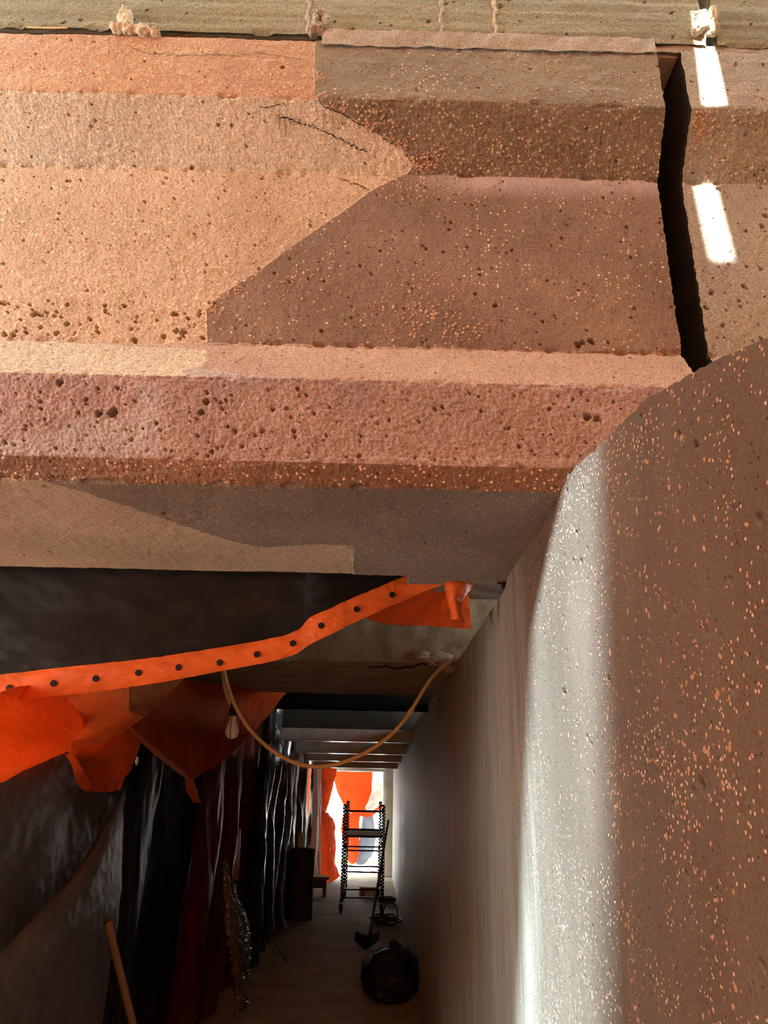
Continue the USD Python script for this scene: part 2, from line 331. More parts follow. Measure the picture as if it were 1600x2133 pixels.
def dig(x, s, d, holes, deep=3.0):
    """Sinks irregular pits into the height field d over the grid x (n) by s (m)."""
    for hx, hs, r in holes:
        i0, i1 = np.searchsorted(x, [hx - 2 * r, hx + 2 * r]); j0, j1 = np.searchsorted(s, [hs - 2 * r, hs + 2 * r])
        if i1 - i0 < 1 or j1 - j0 < 1:
            continue
        X, S = np.meshgrid(x[i0:i1] - hx, s[j0:j1] - hs, indexing='ij')
        ph = (hx * 977 + hs * 613) % 6.28
        ang = np.arctan2(S, X)
        q = np.hypot(X * (1 + 0.3 * math.sin(ph)), S * (1 - 0.25 * math.sin(ph))) / (r * (1 + 0.22 * np.sin(2 * ang + ph) + 0.12 * np.sin(3 * ang + 2 * ph)))
        d[i0:i1, j0:j1] -= deep * r * np.clip(1.15 - q ** 4, 0, 1)


# profile of the stone cornice, from the grout joint under the beam down to the back edge of its soffit, in (y, z)
PRO = [(1.522, 3.572), (1.512, 3.345), (1.622, 3.195), (1.621, 2.638), (1.528, 2.490), (1.553, 2.290), (1.585, 2.245), (2.325, 2.245)]
SEG = np.array([math.dist(a, b) for a, b in zip(PRO[:-1], PRO[1:])])
CUM = np.r_[0, np.cumsum(SEG)]


def on_face(px, py, k):
    """(x, s) on the cornice's face k of the point seen at a pixel."""
    p, t = bent(px, py, PRO[k], PRO[k + 1])
    return p[0], CUM[k] + t * SEG[k]


def skin(x, s, holes, rough, seed):
    """A grid over the profile: positions (n, m, 3), displaced along the faces' normals."""
    P = np.array(PRO)
    yz = np.c_[np.interp(s, CUM, P[:, 0]), np.interp(s, CUM, P[:, 1])]
    yz_s = (np.c_[np.interp(s - 0.004, CUM, P[:, 0]), np.interp(s - 0.004, CUM, P[:, 1])] + np.c_[np.interp(s + 0.004, CUM, P[:, 0]), np.interp(s + 0.004, CUM, P[:, 1])] + 2 * yz) / 4
    k = np.clip(np.searchsorted(CUM, s, 'right') - 1, 0, len(SEG) - 1)
    tan = (P[k + 1] - P[k]) / SEG[k][:, None]
    nor = np.c_[tan[:, 1], -tan[:, 0]]
    for _ in range(2):
        nor[1:-1] = (nor[:-2] + 2 * nor[1:-1] + nor[2:]) / 4
    nor /= np.linalg.norm(nor, axis=1, keepdims=True)
    X, S = np.meshgrid(x, s, indexing='ij')
    q = np.stack([X, S, np.full_like(X, seed)], -1)
    d = (meshkit.fbm(q * 4, 3, seed) - 0.5) * 0.008 + (meshkit.fbm(q * 45, 2, seed + 5) - 0.5) * 0.0035
    d += ((meshkit.noise(q * np.array([230, 230, 1]), seed + 9) - 0.5) * 0.0022 + (meshkit.noise(q * np.array([120, 120, 1]), seed + 10) - 0.5) * 0.0011) * rough(X, S)
    edge = np.min(np.abs(S[..., None] - CUM[1:-1]), -1)
    d -= np.clip(0.012 - edge, 0, 1) / 0.012 * np.maximum(meshkit.fbm(q * np.array([38, 30, 1]), 3, seed + 3) - 0.50, 0) * 0.035
    dig(x, s, d, holes)
    v = np.empty((*X.shape, 3)); v[..., 0] = X
    v[..., 1:] = yz_s[None] + nor[None] * d[..., None]
    return v, nor, d


def uneven(fine0, fine1, step, lo, hi, grow=0.12):
    a = list(np.arange(fine0, fine1 + step / 2, step))
    while a[-1] < hi:
        a.append(min(hi, a[-1] + grow))
    b = []
    t = fine0
    while t > lo:
        t = max(lo, t - grow); b.append(t)
    return np.array(b[::-1] + a)


def shell_behind(x0, x1, back=2.33, top=3.572):
    """The unseen rest of a cornice block: top, back and ends."""
    P = np.array(PRO); ring = np.vstack([P, [(back, PRO[-1][1]), (back, top)]])
    poly = Polygon(ring).buffer(-0.002)
    v2, f = trimesh.creation.triangulate_polygon(poly, engine='earcut')
    caps = []
    for x, flip in ((x0, False), (x1, True)):
        vv = np.c_[np.full(len(v2), x), v2]
        caps.append(trimesh.Trimesh(vv, f[:, ::-1] if flip else f, process=False))
    return cat(*caps, trimesh.Trimesh([(x0, PRO[0][0], top), (x1, PRO[0][0], top), (x1, back, top), (x0, back, top), (x0, back, PRO[-1][1]), (x1, back, PRO[-1][1])],
                                      [(0, 1, 2), (0, 2, 3), (3, 2, 5), (3, 5, 4)], process=False))


def poly_xs(pts):
    return Polygon([on_face(px, py, k) for px, py, k in pts])


def inside(poly, X, S, wobble=0.006, seed=1):
    """Which of the points lie in the polygon, its edge made ragged."""
    import shapely
    q = np.stack([X, S, np.zeros_like(X)], -1)
    dx = (meshkit.fbm(q * 60, 3, seed) - 0.5) * wobble * 2; ds = (meshkit.fbm(q * 60 + 50, 3, seed + 1) - 0.5) * wobble * 2
    return shapely.contains_xy(poly, X + dx, S + ds)


rng = np.random.default_rng(11)
XE = 0.752                                                # the block's end at the open joint
xg = uneven(-1.13, XE, 0.0026, -2.6, XE)
sg = np.unique(np.r_[np.arange(0, CUM[6], 0.0026), np.arange(CUM[6], CUM[7], 0.0055), CUM])
F = lambda k, n, a, b, pw=2.5: pits(None, n, a, b, rng, (-1.1, XE), (CUM[k] + 0.008, CUM[k + 1] - 0.008), pw)
holes = np.vstack([F(0, 70, .0018, .004), F(1, 60, .0018, .004), F(2, 480, .0016, .0046, 3.0), F(3, 220, .0016, .0028), F(4, 420, .0016, .005, 2.6), F(5, 20, .002, .003), F(6, 20, .003, .004),
                   pits(None, 60, .003, .007, rng, (-1.1, -0.45), (CUM[3] - 0.11, CUM[3] - 0.012), 1.5)])
big = [(10, 697, 2, .010), (35, 690, 2, .006), (280, 708, 2, .011), (205, 692, 2, .008), (383, 692, 2, .012), (124, 797, 4, .013), (235, 860, 4, .016), (205, 862, 4, .012), (430, 838, 4, .010), (420, 860, 4, .010), (180, 832, 4, .008),
       (1232, 713, 2, .013), (1205, 720, 2, .012), (1215, 715, 2, .009), (1225, 868, 4, .014), (1245, 872, 4, .012), (1030, 640, 2, .007), (1000, 575, 2, .006), (513, 304, 1, .006), (455, 260, 1, .006), (400, 350, 1, .008), (281, 346, 1, .006), (590, 140, 0, .009)]
holes = np.vstack([holes, [(*on_face(a, b, k), r) for a, b, k, r in [(a, b, k, r * 0.68) for a, b, k, r in big]]])
R = lambda X, S: np.where(S < CUM[1], 0.5, np.where(S < CUM[2], np.where(X < -0.1, 1.1, 1.9), np.where(S < CUM[3], 0.8, np.where(S < CUM[4], 0.8, np.where(S < CUM[5], 1.7, np.where(S < CUM[6], 1.6, 0.35))))))
V, NOR, D = skin(xg, sg, holes, R, 3)
# ragged end at the open joint
e = np.clip((xg - (XE - 0.03)) / 0.03, 0, 1) ** 2
V[..., 0] += e[:, None] * ((meshkit.fbm(np.c_[sg * 70, sg * 0, sg * 0], 3, 4) - 0.5) * 0.007)[None]
n_, m_ = V.shape[:2]
fc = grid_faces(n_, m_)
XX, SS = np.meshgrid(xg, sg, indexing='ij')
cx = XX.ravel()[fc].mean(1); cs = SS.ravel()[fc].mean(1)
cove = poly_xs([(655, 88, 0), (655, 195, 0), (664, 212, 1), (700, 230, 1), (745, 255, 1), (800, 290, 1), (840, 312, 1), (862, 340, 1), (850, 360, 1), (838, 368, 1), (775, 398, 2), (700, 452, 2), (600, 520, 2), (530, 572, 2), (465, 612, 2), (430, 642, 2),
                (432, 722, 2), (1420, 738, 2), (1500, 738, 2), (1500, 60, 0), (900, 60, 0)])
f5 = poly_xs([(0, 918, 4), (90, 905, 4), (150, 880, 4), (195, 866, 4), (250, 880, 4), (290, 840, 4), (285, 795, 4), (330, 795, 4), (345, 850, 4), (330, 951, 4), (0, 945, 4)])
sof = poly_xs([(90, 1000, 6), (160, 1018, 6), (250, 1047, 6), (330, 1075, 6), (400, 1100, 6), (470, 1122, 6), (550, 1138, 6), (620, 1132, 6), (690, 1133, 6), (733, 1136, 6), (736, 1200, 6), (1300, 1215, 6), (1300, 1000, 6), (700, 990, 6)])
led = poly_xs([(-400, 690, 3), (425, 727, 3), (435, 745, 3), (420, 762, 3), (395, 772, 3), (440, 790, 3), (520, 798, 3), (500, 806, 3), (-400, 800, 3)])
lsm = poly_xs([(376, 774, 3), (400, 768, 3), (450, 772, 3), (520, 783, 3), (640, 790, 3), (700, 800, 3), (690, 806, 3), (520, 799, 3), (430, 790, 3)])
in_led, in_lsm = inside(led, cx, cs, 0.010, 15), inside(lsm, cx, cs, 0.004, 16)
in_cove, in_f5, in_sof = inside(cove, cx, cs, 0.004, 2), inside(f5, cx, cs, 0.007, 5), inside(sof, cx, cs, 0.010, 8)
face = np.clip(np.searchsorted(CUM, cs, 'right') - 1, 0, 6)
# the mortar coat stands a little proud of the old stone
import shapely
lift = shapely.contains_xy(cove, XX, SS) * 0.004 + shapely.contains_xy(sof, XX, SS) * 0.004
V[..., 1:] += NOR[None] * lift[..., None]
vf = V.reshape(-1, 3)
cor = thing('stone_cornice', 'long stepped concrete cornice over the passage, half pale old stone and half brown mortar', 'concrete cornice', kind='structure')


def piece(name, mask, m, label=None, parent=cor):
    if mask.any():
        obj(name, compact(vf, fc[mask]), mat[m], parent, smooth=True, label=label)


c1, c2 = face == 1, face == 2
piece('upper_fascia', (face == 0) & ~in_cove, 'stained', 'orange-lit old concrete band under the beam')
piece('cove_face', c1 & ~in_cove, 'pale', 'pale cream hollow with worn pebbles and cracks')
piece('main_fascia', c2 & ~in_cove, 'old')
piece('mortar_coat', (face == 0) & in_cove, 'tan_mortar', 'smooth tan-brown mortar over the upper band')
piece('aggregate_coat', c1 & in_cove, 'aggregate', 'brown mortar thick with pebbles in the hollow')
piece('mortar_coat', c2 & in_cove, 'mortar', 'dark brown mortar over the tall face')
piece('sloping_ledge', (face == 3) & ~in_led & ~in_lsm, 'ledge', 'bright sloping ledge')
piece('worn_ledge', (face == 3) & in_led & ~in_lsm, 'pale', 'creamy worn end of the sloping ledge')
piece('cement_smear', (face == 3) & in_lsm, 'smear', 'grey cement smear on the ledge')
piece('lower_fascia', (face == 4) & ~in_f5, 'rose', 'pitted rose-grey lower band')
piece('cement_smear', (face == 4) & in_f5, 'smear', 'smooth lavender-grey cement smear')
piece('drip_chamfer', face == 5, 'chamfer', 'dark red-brown slanting underside')
piece('soffit', (face == 6) & ~in_sof, 'soffit_old', 'pale tan underside')
piece('soffit_coat', (face == 6) & in_sof, 'soffit_new', 'grey mortar on the underside')
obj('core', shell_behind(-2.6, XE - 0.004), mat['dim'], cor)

# a crack along the hollow and the open edge of the mortar: thin dark furrows cut as narrow wedges
def crack(name, pix, k, w, parent, seed, m='eyelet', off=0.0008):
    pts = np.array([bent(a, b, PRO[k], PRO[k + 1])[0] for a, b in pix])
    n = 8 * len(pts); t = np.linspace(0, len(pts) - 1, n)
    c = np.c_[[np.interp(t, range(len(pts)), pts[:, j]) for j in range(3)]].T
    tan = np.array([*((np.array(PRO[k + 1]) - np.array(PRO[k])) / SEG[k])]); nor = np.array([0, tan[1], -tan[0]]); up = np.array([0, *tan])
    r = np.random.default_rng(seed)
    c = c + up * (r.normal(0, 0.0022, n)[:, None])
    ww = w * (0.35 + r.random(n)) * np.minimum(1, np.minimum(np.arange(n), np.arange(n)[::-1]) / 4.0)
    a, b = c + up * ww[:, None] + nor * off * 4, c - up * ww[:, None] + nor * off * 4
    v = np.vstack([a, b]); f = []
    for i in range(n - 1):
        f += [(i, i + 1, n + i + 1), (i, n + i + 1, n + i)]
    obj(name, trimesh.Trimesh(v, f, process=False), mat[m], parent)


crack('crack', [(535, 222), (560, 224), (585, 218), (600, 222)], 1, 0.0012, cor, 1)
crack('crack', [(572, 242), (600, 246), (625, 258), (650, 262), (680, 276), (720, 296), (745, 308), (770, 318)], 1, 0.0018, cor, 2)
crack('crack', [(700, 372), (740, 384), (772, 398)], 2, 0.0016, cor, 3)
crack('crack', [(270, 100), (300, 112), (380, 118), (440, 116), (500, 118), (540, 112), (600, 122), (650, 130)], 0, 0.0009, cor, 4)
crack('crack', [(655, 210), (700, 232), (760, 262), (800, 288), (840, 312), (858, 338)], 1, 0.0016, cor, 6)

for px, py, ln in ((577, 248, 22), (590, 250, 34), (600, 248, 18), (672, 236, 14), (690, 240, 26), (702, 246, 24), (714, 250, 20)):
    a, b = bent(px, py, PRO[1], PRO[2])[0], bent(px + 4, py + ln, PRO[1], PRO[2])[0]
    obj('lime_drip', tube(spline([a, (a + b) / 2 + [0.002, -0.001, 0], b], 10), np.linspace(.0026, .001, 10), 6), mat['grout'], cor, smooth=True)

# the second block beyond the open joint
X2 = 0.822
xg2 = uneven(X2, 1.25, 0.003, X2, 2.2)
sg2 = np.unique(np.r_[np.arange(0, CUM[4], 0.003), np.arange(CUM[4], CUM[7], 0.02), CUM])
G = lambda k, n, a, b, pw=2.5: pits(None, n, a, b, rng, (X2, 1.25), (CUM[k] + 0.008, CUM[k + 1] - 0.008), pw)
V2, NOR2, _ = skin(xg2, sg2, np.vstack([G(0, 30, .002, .005), G(1, 25, .002, .004), G(2, 150, .0022, .007, 2.5)]), R, 8)
e = np.clip((X2 + 0.02 - xg2) / 0.02, 0, 1) ** 2
V2[..., 0] += e[:, None] * ((meshkit.fbm(np.c_[sg2 * 60, sg2 * 0, sg2 * 0], 3, 14) - 0.4) * 0.006)[None]
f2_ = grid_faces(*V2.shape[:2]); s2 = np.meshgrid(xg2, sg2, indexing='ij')[1].ravel()[f2_].mean(1)
face2 = np.clip(np.searchsorted(CUM, s2, 'right') - 1, 0, 6)
cor2 = thing('stone_cornice', 'short grey concrete cornice block beyond the open joint, striped by two bars of sun', 'concrete cornice', kind='structure')
vfs = V2.reshape(-1, 3)
mat['grey_cast'] = concrete('grey_cast_concrete', [(0.33, 0.305, 0.265), (0.39, 0.365, 0.32), (0.45, 0.42, 0.37)], grain=190, grain_bump=0.7, pore=(55, 0.12, 0.22), peb=(105, 0.06, 0.3, PEB))
for nm, k, mm in (('upper_fascia', 0, 'grey_cast'), ('cove_face', 1, 'grey_hollow'), ('main_fascia', 2, 'grey_cast'), ('sloping_ledge', 3, 'ledge')):
    obj(nm, compact(vfs, f2_[face2 == k]), mat[mm], cor2, smooth=True)
obj('lower_body', compact(vfs, f2_[face2 > 3]), mat['rose'], cor2, smooth=True)
obj('core', shell_behind(X2 + 0.002, 2.2), mat['dim'], cor2)  # near-black, so the shade inside the open joint is in its colour

# beams above, with a grout bed between them and the cornice
BZ = 3.598


def beam_skin(x0, x1, seed, n_h):
    x = np.arange(x0, x1 + 0.003, 0.006) if x1 - x0 < 2 else uneven(-1.2, x1, 0.005, x0, x1)
    z = np.r_[np.arange(BZ, BZ + 0.26, 0.005), 3.95, 4.4]
    X, Z = np.meshgrid(x, z, indexing='ij')
    q = np.stack([X, Z * 0 + 3.0, Z], -1)
    d = (meshkit.fbm(q * np.array([2, 1, 60]), 3, seed) - 0.5) * 0.004 + (meshkit.fbm(q * 9, 3, seed + 1) - 0.5) * 0.006 + (meshkit.noise(q * 90, seed + 2) - 0.5) * 0.0012
    d -= np.clip(0.02 - (Z - BZ), 0, 1) / 0.02 * np.maximum(meshkit.fbm(q * 25, 3, seed + 3) - 0.5, 0) * 0.05
    r = np.random.default_rng(seed)
    dig(x, z, d, np.c_[r.uniform(max(x0, -1.1), x1, n_h), r.uniform(BZ + 0.02, BZ + 0.2, n_h), 0.0025 + 0.004 * r.random(n_h) ** 2], 1.8)
    v = np.stack([X, 1.522 - d, Z], -1).reshape(-1, 3)
    front = trimesh.Trimesh(v, grid_faces(len(x), len(z)), process=False)
    return cat(front, box(x0, x1, 1.536, 2.33, BZ + 0.002, 4.4))


b1 = thing('concrete_beam', 'greenish board-marked concrete beam lying along the top of the long cornice', 'concrete beam', kind='structure')
obj('beam_body', beam_skin(-2.6, 0.902, 21, 46), mat['beam'], b1, smooth=35)
b2 = thing('concrete_beam', 'end beam past the crumbled upright joint, glowing beside the bar of sun', 'concrete beam', kind='structure')
obj('beam_body', beam_skin(0.935, 2.2, 24, 16), mat['beam'], b2, smooth=35)
for xx, zz in ((640, 20), (920, 30), (1032, 35)):
    a = at(xx, 60, 1, 1.52)[0]
    obj('formwork_seam', cat(*[placed(lump(int(xx) + i, (0.004 + 0.0012 * (i % 3), 0.003, 0.016), 0.5, 1), (a + 0.003 * math.sin(i * 1.9), 1.5205, BZ + 0.016 + 0.024 * i)) for i in range(8)]), mat['grout' if xx != 1032 else 'lump'], b1, smooth=True)
gx = np.arange(-2.6, 0.80, 0.012)
def bed(x0, x1, z0, z1, y, seed):
    x = np.arange(x0, x1, 0.006); z = np.linspace(z0, z1, 7)
    X, Z = np.meshgrid(x, z, indexing='ij'); q = np.stack([X, Z, Z * 0], -1)
    Y = y + (meshkit.fbm(q * 26, 3, seed) - 0.5) * 0.012
    Z = Z + (meshkit.fbm(q * 18 + 9, 3, seed + 1) - 0.5) * 0.010 * ((Z > z0 + 0.003) | True)
    return cat(trimesh.Trimesh(np.stack([X, Y, Z], -1).reshape(-1, 3), grid_faces(len(x), len(z)), process=False), box(x0, x1, y + 0.012, 2.3, z0 - 0.004, z1 + 0.012))
xa = at(672, 75, 1, 1.52)[0]
g1 = obj('grout_bed', bed(xa, 0.752, 3.543, 3.602, 1.508, 4), mat['grout'], cor, smooth=35, label='thin grey grout band under the beam')
obj('grout_bed', bed(-2.6, xa, 3.578, 3.602, 1.545, 6), mat['chamfer'], cor, smooth=35, label='dark recessed joint')
obj('grout_bed', bed(0.755, 2.2, 3.574, 3.604, 1.530, 9), mat['grout'], cor2, smooth=35)
fleck = at(828, 563, 1, 1.6)
obj('paint_fleck', placed(lump(5, (0.0035, 0.002, 0.004), 0.3, 2), at(829, 563, 1, 1.617)), mat['white'], cor, smooth=True, label='white paint fleck')
obj('wood_chip', placed(trimesh.creation.box([0.022, 0.002, 0.006]), at(1299, 211, 1, 1.511)), mat['straw'], cor, label='yellow wood chip')

# crumbled lumps clinging to the joint
def cling(label, px, py, sizes, y, seeds, m='lump'):
    t = thing('mortar_lump', label, 'mortar lump')
    for (dx, dz, sx, sz), sd in zip(sizes, seeds):
        p = at(px, py, 1, y)
        obj('chunk', placed(lump(sd, (sx, 0.018, sz), 0.5, 3), p + [dx, 0, dz]), mat[m], t, smooth=40)
cling('tall splintered mortar lump hanging over the joint above the pale half of the cornice', 262, 45, [(0, 0, .020, .036), (-.008, .025, .010, .02), (.012, -.028, .02, .016), (-.02, -.03, .016, .012), (.052, -.035, .020, .015), (.09, -.044, .012, .008)], 1.512, [1, 2, 3, 4, 5, 6])
cling('dark hollowed mortar lump at the corner where the brown mortar begins', 668, 52, [(-.014, .01, .010, .026), (.014, .008, .012, .024), (0, -.02, .018, .012), (.0, .032, .018, .008), (-.022, -.028, .012, .01), (0.02, -0.012, .01, .01)], 1.512, [11, 12, 13, 14, 15, 16], 'grout')
cling('sunlit crumbling mortar in the upright joint above the bar of sun', 1466, 48, [(0, 0, .022, .022), (-.020, -.022, .016, .016), (.022, -.018, .014, .024), (-.004, .028, .016, .012), (.03, .03, .012, .03), (-.026, -.034, .012, .010)], 1.51, [21, 22, 23, 24, 25, 26])
st = thing('straw_stalk', 'dry straw stalk lying in the joint under the beam', 'straw')
obj('stalk', tube([at(55, 57, 1, 1.505), at(100, 58, 1, 1.503), at(140, 58, 1, 1.505)], 0.0022, 6), mat['straw'], st)

# ------------------------------------------------------------------ the long side wall
WX = 0.415


def wall_top(y):
    t = np.interp(y, [-6.0, 0.64, 0.80, 0.95, 1.02, 1.30, 1.52, 1.60, 1.66, 1.67, 1.705, 1.71, 2.3, 2.36, 3.7, 20], [1.10, 2.045, 2.108, 2.155, 2.178, 2.225, 2.262, 2.245, 2.243, 2.243, 2.243, 2.243, 2.243, 2.215, 2.215, 2.215])
    y = np.asarray(y, float); q = np.stack([y * 22, y * 0, y * 0], -1)
    return t - np.clip((y - 1.0) * 2, 0.25, 1) * np.clip(2.6 - y, 0.1, 1) * np.abs(meshkit.fbm(q, 3, 3) - 0.45) * 0.035


wy = uneven(0.50, 2.6, 0.0038, -5.85, 16.15, 0.05)
wt = np.r_[np.linspace(0, 0.42, 60)[:-1], np.linspace(0.42, 1, 330)]
TOP = wall_top(wy)
Yw, Tw = np.meshgrid(wy, wt, indexing='ij')
Zw = Tw * TOP[:, None]
q = np.stack([Yw * 0, Yw, Zw], -1)
dw = (meshkit.fbm(q * 1.6, 3, 40) - 0.5) * 0.010 + (meshkit.fbm(q * np.array([1, 30, 12]), 3, 41) - 0.5) * 0.0022
r_ = np.random.default_rng(5)
hy = r_.uniform(0.5, 2.5, 620); ht = r_.uniform(0.45, 0.995, 620)
dig(wy, wt, dw, np.empty((0, 3)))
for yy, tt, rr in zip(hy, ht, 0.0018 + 0.0050 * r_.random(620) ** 4):
    i0, i1 = np.searchsorted(wy, [yy - 2 * rr, yy + 2 * rr]); zt = wall_top(np.array([yy]))[0]
    j0, j1 = np.searchsorted(wt, [tt - 2 * rr / zt, tt + 2 * rr / zt])
    if i1 > i0 and j1 > j0:
        A = np.hypot(Yw[i0:i1, j0:j1] - yy, Zw[i0:i1, j0:j1] - tt * zt) / rr
        dw[i0:i1, j0:j1] -= 1.5 * rr * np.clip(1.25 - A ** 3, 0, 1)
for px, py, rr in ((1462, 1635, .009), (1445, 1650, .006), (1452, 928, .006), (1418, 907, .006), (1395, 1140, .005), (1316, 1035, .004)):
    p = at(px, py, 0, WX); yy, zz = p[1], p[2]
    i0, i1 = np.searchsorted(wy, [yy - 2 * rr, yy + 2 * rr])
    A = np.hypot(Yw[i0:i1] - yy, Zw[i0:i1] - zz) / rr
    dw[i0:i1] -= 1.5 * rr * np.clip(1.25 - A ** 3, 0, 1)
W = np.stack([WX - dw, Yw, Zw], -1)
front = trimesh.Trimesh(W.reshape(-1, 3), grid_faces(*Yw.shape)[:, ::-1], process=False)
ny = len(wy)
tv = np.vstack([W[:, -1], np.c_[np.full(ny, 0.60), wy, TOP], np.c_[np.full(ny, 0.60), wy, wy * 0]])
tf = []
for i in range(ny - 1):
    tf += [(i, i + 1, ny + i + 1), (i, ny + i + 1, ny + i), (ny + i, ny + i + 1, 2 * ny + i + 1), (ny + i, 2 * ny + i + 1, 2 * ny + i)]
wall = thing('wall_right', 'smooth aggregate concrete wall running down the passage, crossed by a bright strip of daylight', 'wall', kind='structure')
obj('wall_face', front, mat['wall'], wall, smooth=True)
obj('wall_core', trimesh.Trimesh(tv, tf, process=False), mat['wall'], wall)
# larger stones showing in the face
ico = trimesh.creation.icosphere(1)
stones = []
pr = np.random.default_rng(9)
cnt = 0
while cnt < 2700:
    yy = pr.uniform(0.55, 2.6); zz = pr.uniform(0.95, 2.2)
    if zz > wall_top(np.array([yy]))[0] - 0.01:
        continue
    dens = meshkit.fbm(np.array([[yy * 6, zz * 3.0, 0]]), 3, 77)[0] + 0.22 * math.exp(-((yy - 1.02) / 0.05) ** 2) + 0.25 * math.exp(-((yy - 1.36) / 0.06) ** 2) + 0.14 * math.exp(-((yy - 1.55) / 0.18) ** 2)
    if pr.random() > max(0.02, (dens - 0.44) * 3.2):
        continue
    a = 0.0013 + 0.0040 * pr.random() ** 3.5
    k = ico.copy(); k.vertices *= (1 + 0.35 * (pr.random((len(k.vertices), 1)) - 0.5))
    k.vertices *= [0.0011, a * pr.uniform(0.6, 1.0), a * pr.uniform(0.8, 1.5)]
    th = pr.uniform(0, 6.28); c, s_ = math.cos(th), math.sin(th)
    k.vertices[:, 1:] = k.vertices[:, 1:] @ np.array([[c, -s_], [s_, c]])
    i = np.searchsorted(wy, yy); j = min(len(wt) - 1, np.searchsorted(wt, zz / TOP[i]))
    k.vertices += [WX - dw[i, j] - 0.0001, yy, zz]
    stones.append(k); cnt += 1
obj('aggregate_stones', cat(*stones), mat['pebble'], wall, smooth=True, kind='stuff', label='tan and cream stones showing in the wall face')
# pebbles thick along the edge of the brown mortar
stones = []
spots = []
for px, py, k, sp, n in ((868, 350, 1, 18, 70), (850, 362, 1, 10, 40), (830, 300, 1, 16, 60), (770, 262, 1, 14, 50), (700, 225, 1, 12, 40), (900, 330, 1, 30, 90), (665, 160, 0, 10, 40), (670, 200, 0, 8, 30), (1000, 340, 1, 60, 70), (1120, 330, 1, 70, 40), (1250, 330, 1, 80, 30),
                         (900, 640, 2, 70, 150), (930, 690, 2, 60, 110), (620, 590, 2, 50, 60), (440, 640, 2, 12, 60), (470, 600, 2, 16, 40), (860, 390, 2, 30, 60), (960, 395, 2, 50, 60), (780, 250, 1, 40, 60), (950, 250, 1, 60, 30), (1100, 150, 0, 90, 30), (1250, 150, 0, 90, 30)):
    for _ in range(n):
        spots.append((*on_face(px + pr.normal(0, sp), py + pr.normal(0, sp * 0.55), k), k))
for x, s, k in spots:
    if not (CUM[k] + 0.006 < s < CUM[k + 1] - 0.006) or x > XE - 0.01 or not shapely.contains_xy(cove, x, s):
        continue
    i, j = min(len(xg) - 1, np.searchsorted(xg, x)), min(len(sg) - 1, np.searchsorted(sg, s))
    a = 0.0022 + 0.0028 * pr.random() ** 1.6
    b = ico.copy(); b.vertices *= (1 + 0.3 * (pr.random((len(b.vertices), 1)) - 0.5)); b.vertices *= [a * pr.uniform(.7, 1.1), a * .7, a * pr.uniform(.7, 1.2)]
    b.vertices += V[i, j]
    stones.append(b)
obj('aggregate_stones', cat(*stones), mat['pebble'], cor, smooth=True, kind='stuff', label='rounded pebbles standing out of the brown mortar')
stones = []
for px, py, sp, n in ((1450, 250, 16, 120), (1520, 300, 40, 60), (1440, 290, 10, 40), (1570, 240, 20, 20)):
    for _ in range(n):
        x, s = on_face(px + pr.normal(0, sp), py + pr.normal(0, sp), 1)
        if x < X2 + 0.012 or not (CUM[1] + 0.003 < s < CUM[2] - 0.004):
            continue
        i, j = min(len(xg2) - 1, np.searchsorted(xg2, x)), min(len(sg2) - 1, np.searchsorted(sg2, s))
        a = 0.0026 + 0.003 * pr.random() ** 1.6
        b = ico.copy(); b.vertices *= [a * pr.uniform(.7, 1.1), a * .7, a * pr.uniform(.7, 1.2)]; b.vertices += V2[i, j]
        stones.append(b)
obj('aggregate_stones', cat(*stones), mat['pebble'], cor2, smooth=True, kind='stuff', label='cream pebbles in the hollow')
pb = at(1046, 1215, 0, WX)
br = thing('steel_bracket', 'small dark steel angle on the wall top under the cornice', 'bracket')
obj('plate', box(WX - 0.004, WX + 0.012, pb[1] - 0.04, pb[1] - 0.01, pb[2] - 0.02, 2.243), mat['steel'], br)
obj('flange', box(WX - 0.022, WX - 0.004, pb[1] - 0.04, pb[1] - 0.032, pb[2] - 0.012, 2.240), mat['steel'], br)

# ------------------------------------------------------------------ passage: floor, ceiling, beams, far end
def ground(x0, x1, y0, y1, nx, ny_, amp, seed):
    x = np.linspace(x0, x1, nx); y = np.linspace(y0, y1, ny_); X, Y = np.meshgrid(x, y, indexing='ij')
    Z = (meshkit.fbm(np.stack([X * 1.2, Y * 1.8, X * 0], -1), 4, seed) - 0.55) * amp
    return trimesh.Trimesh(np.stack([X, Y, np.minimum(Z, 0.012)], -1).reshape(-1, 3), grid_faces(nx, ny_), process=False)
fl = obj('floor', cat(ground(-2.8, 2.3, -6.3, 16.6, 120, 420, 0.03, 3), box(-2.8, 2.3, -6.3, 16.6, -0.3, -0.05)), mat['floor'], smooth=True, label='dusty concrete floor of the passage', cat='floor', kind='structure')
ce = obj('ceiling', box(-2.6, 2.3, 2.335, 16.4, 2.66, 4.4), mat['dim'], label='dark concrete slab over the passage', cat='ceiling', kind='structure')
sb = obj('concrete_beam', bevel_box(0.10, 0.60, 2.335, 2.62, 2.243, 2.66), mat['soffit_new'], label='grey concrete nib behind the soffit above the wall', cat='concrete beam', kind='structure')
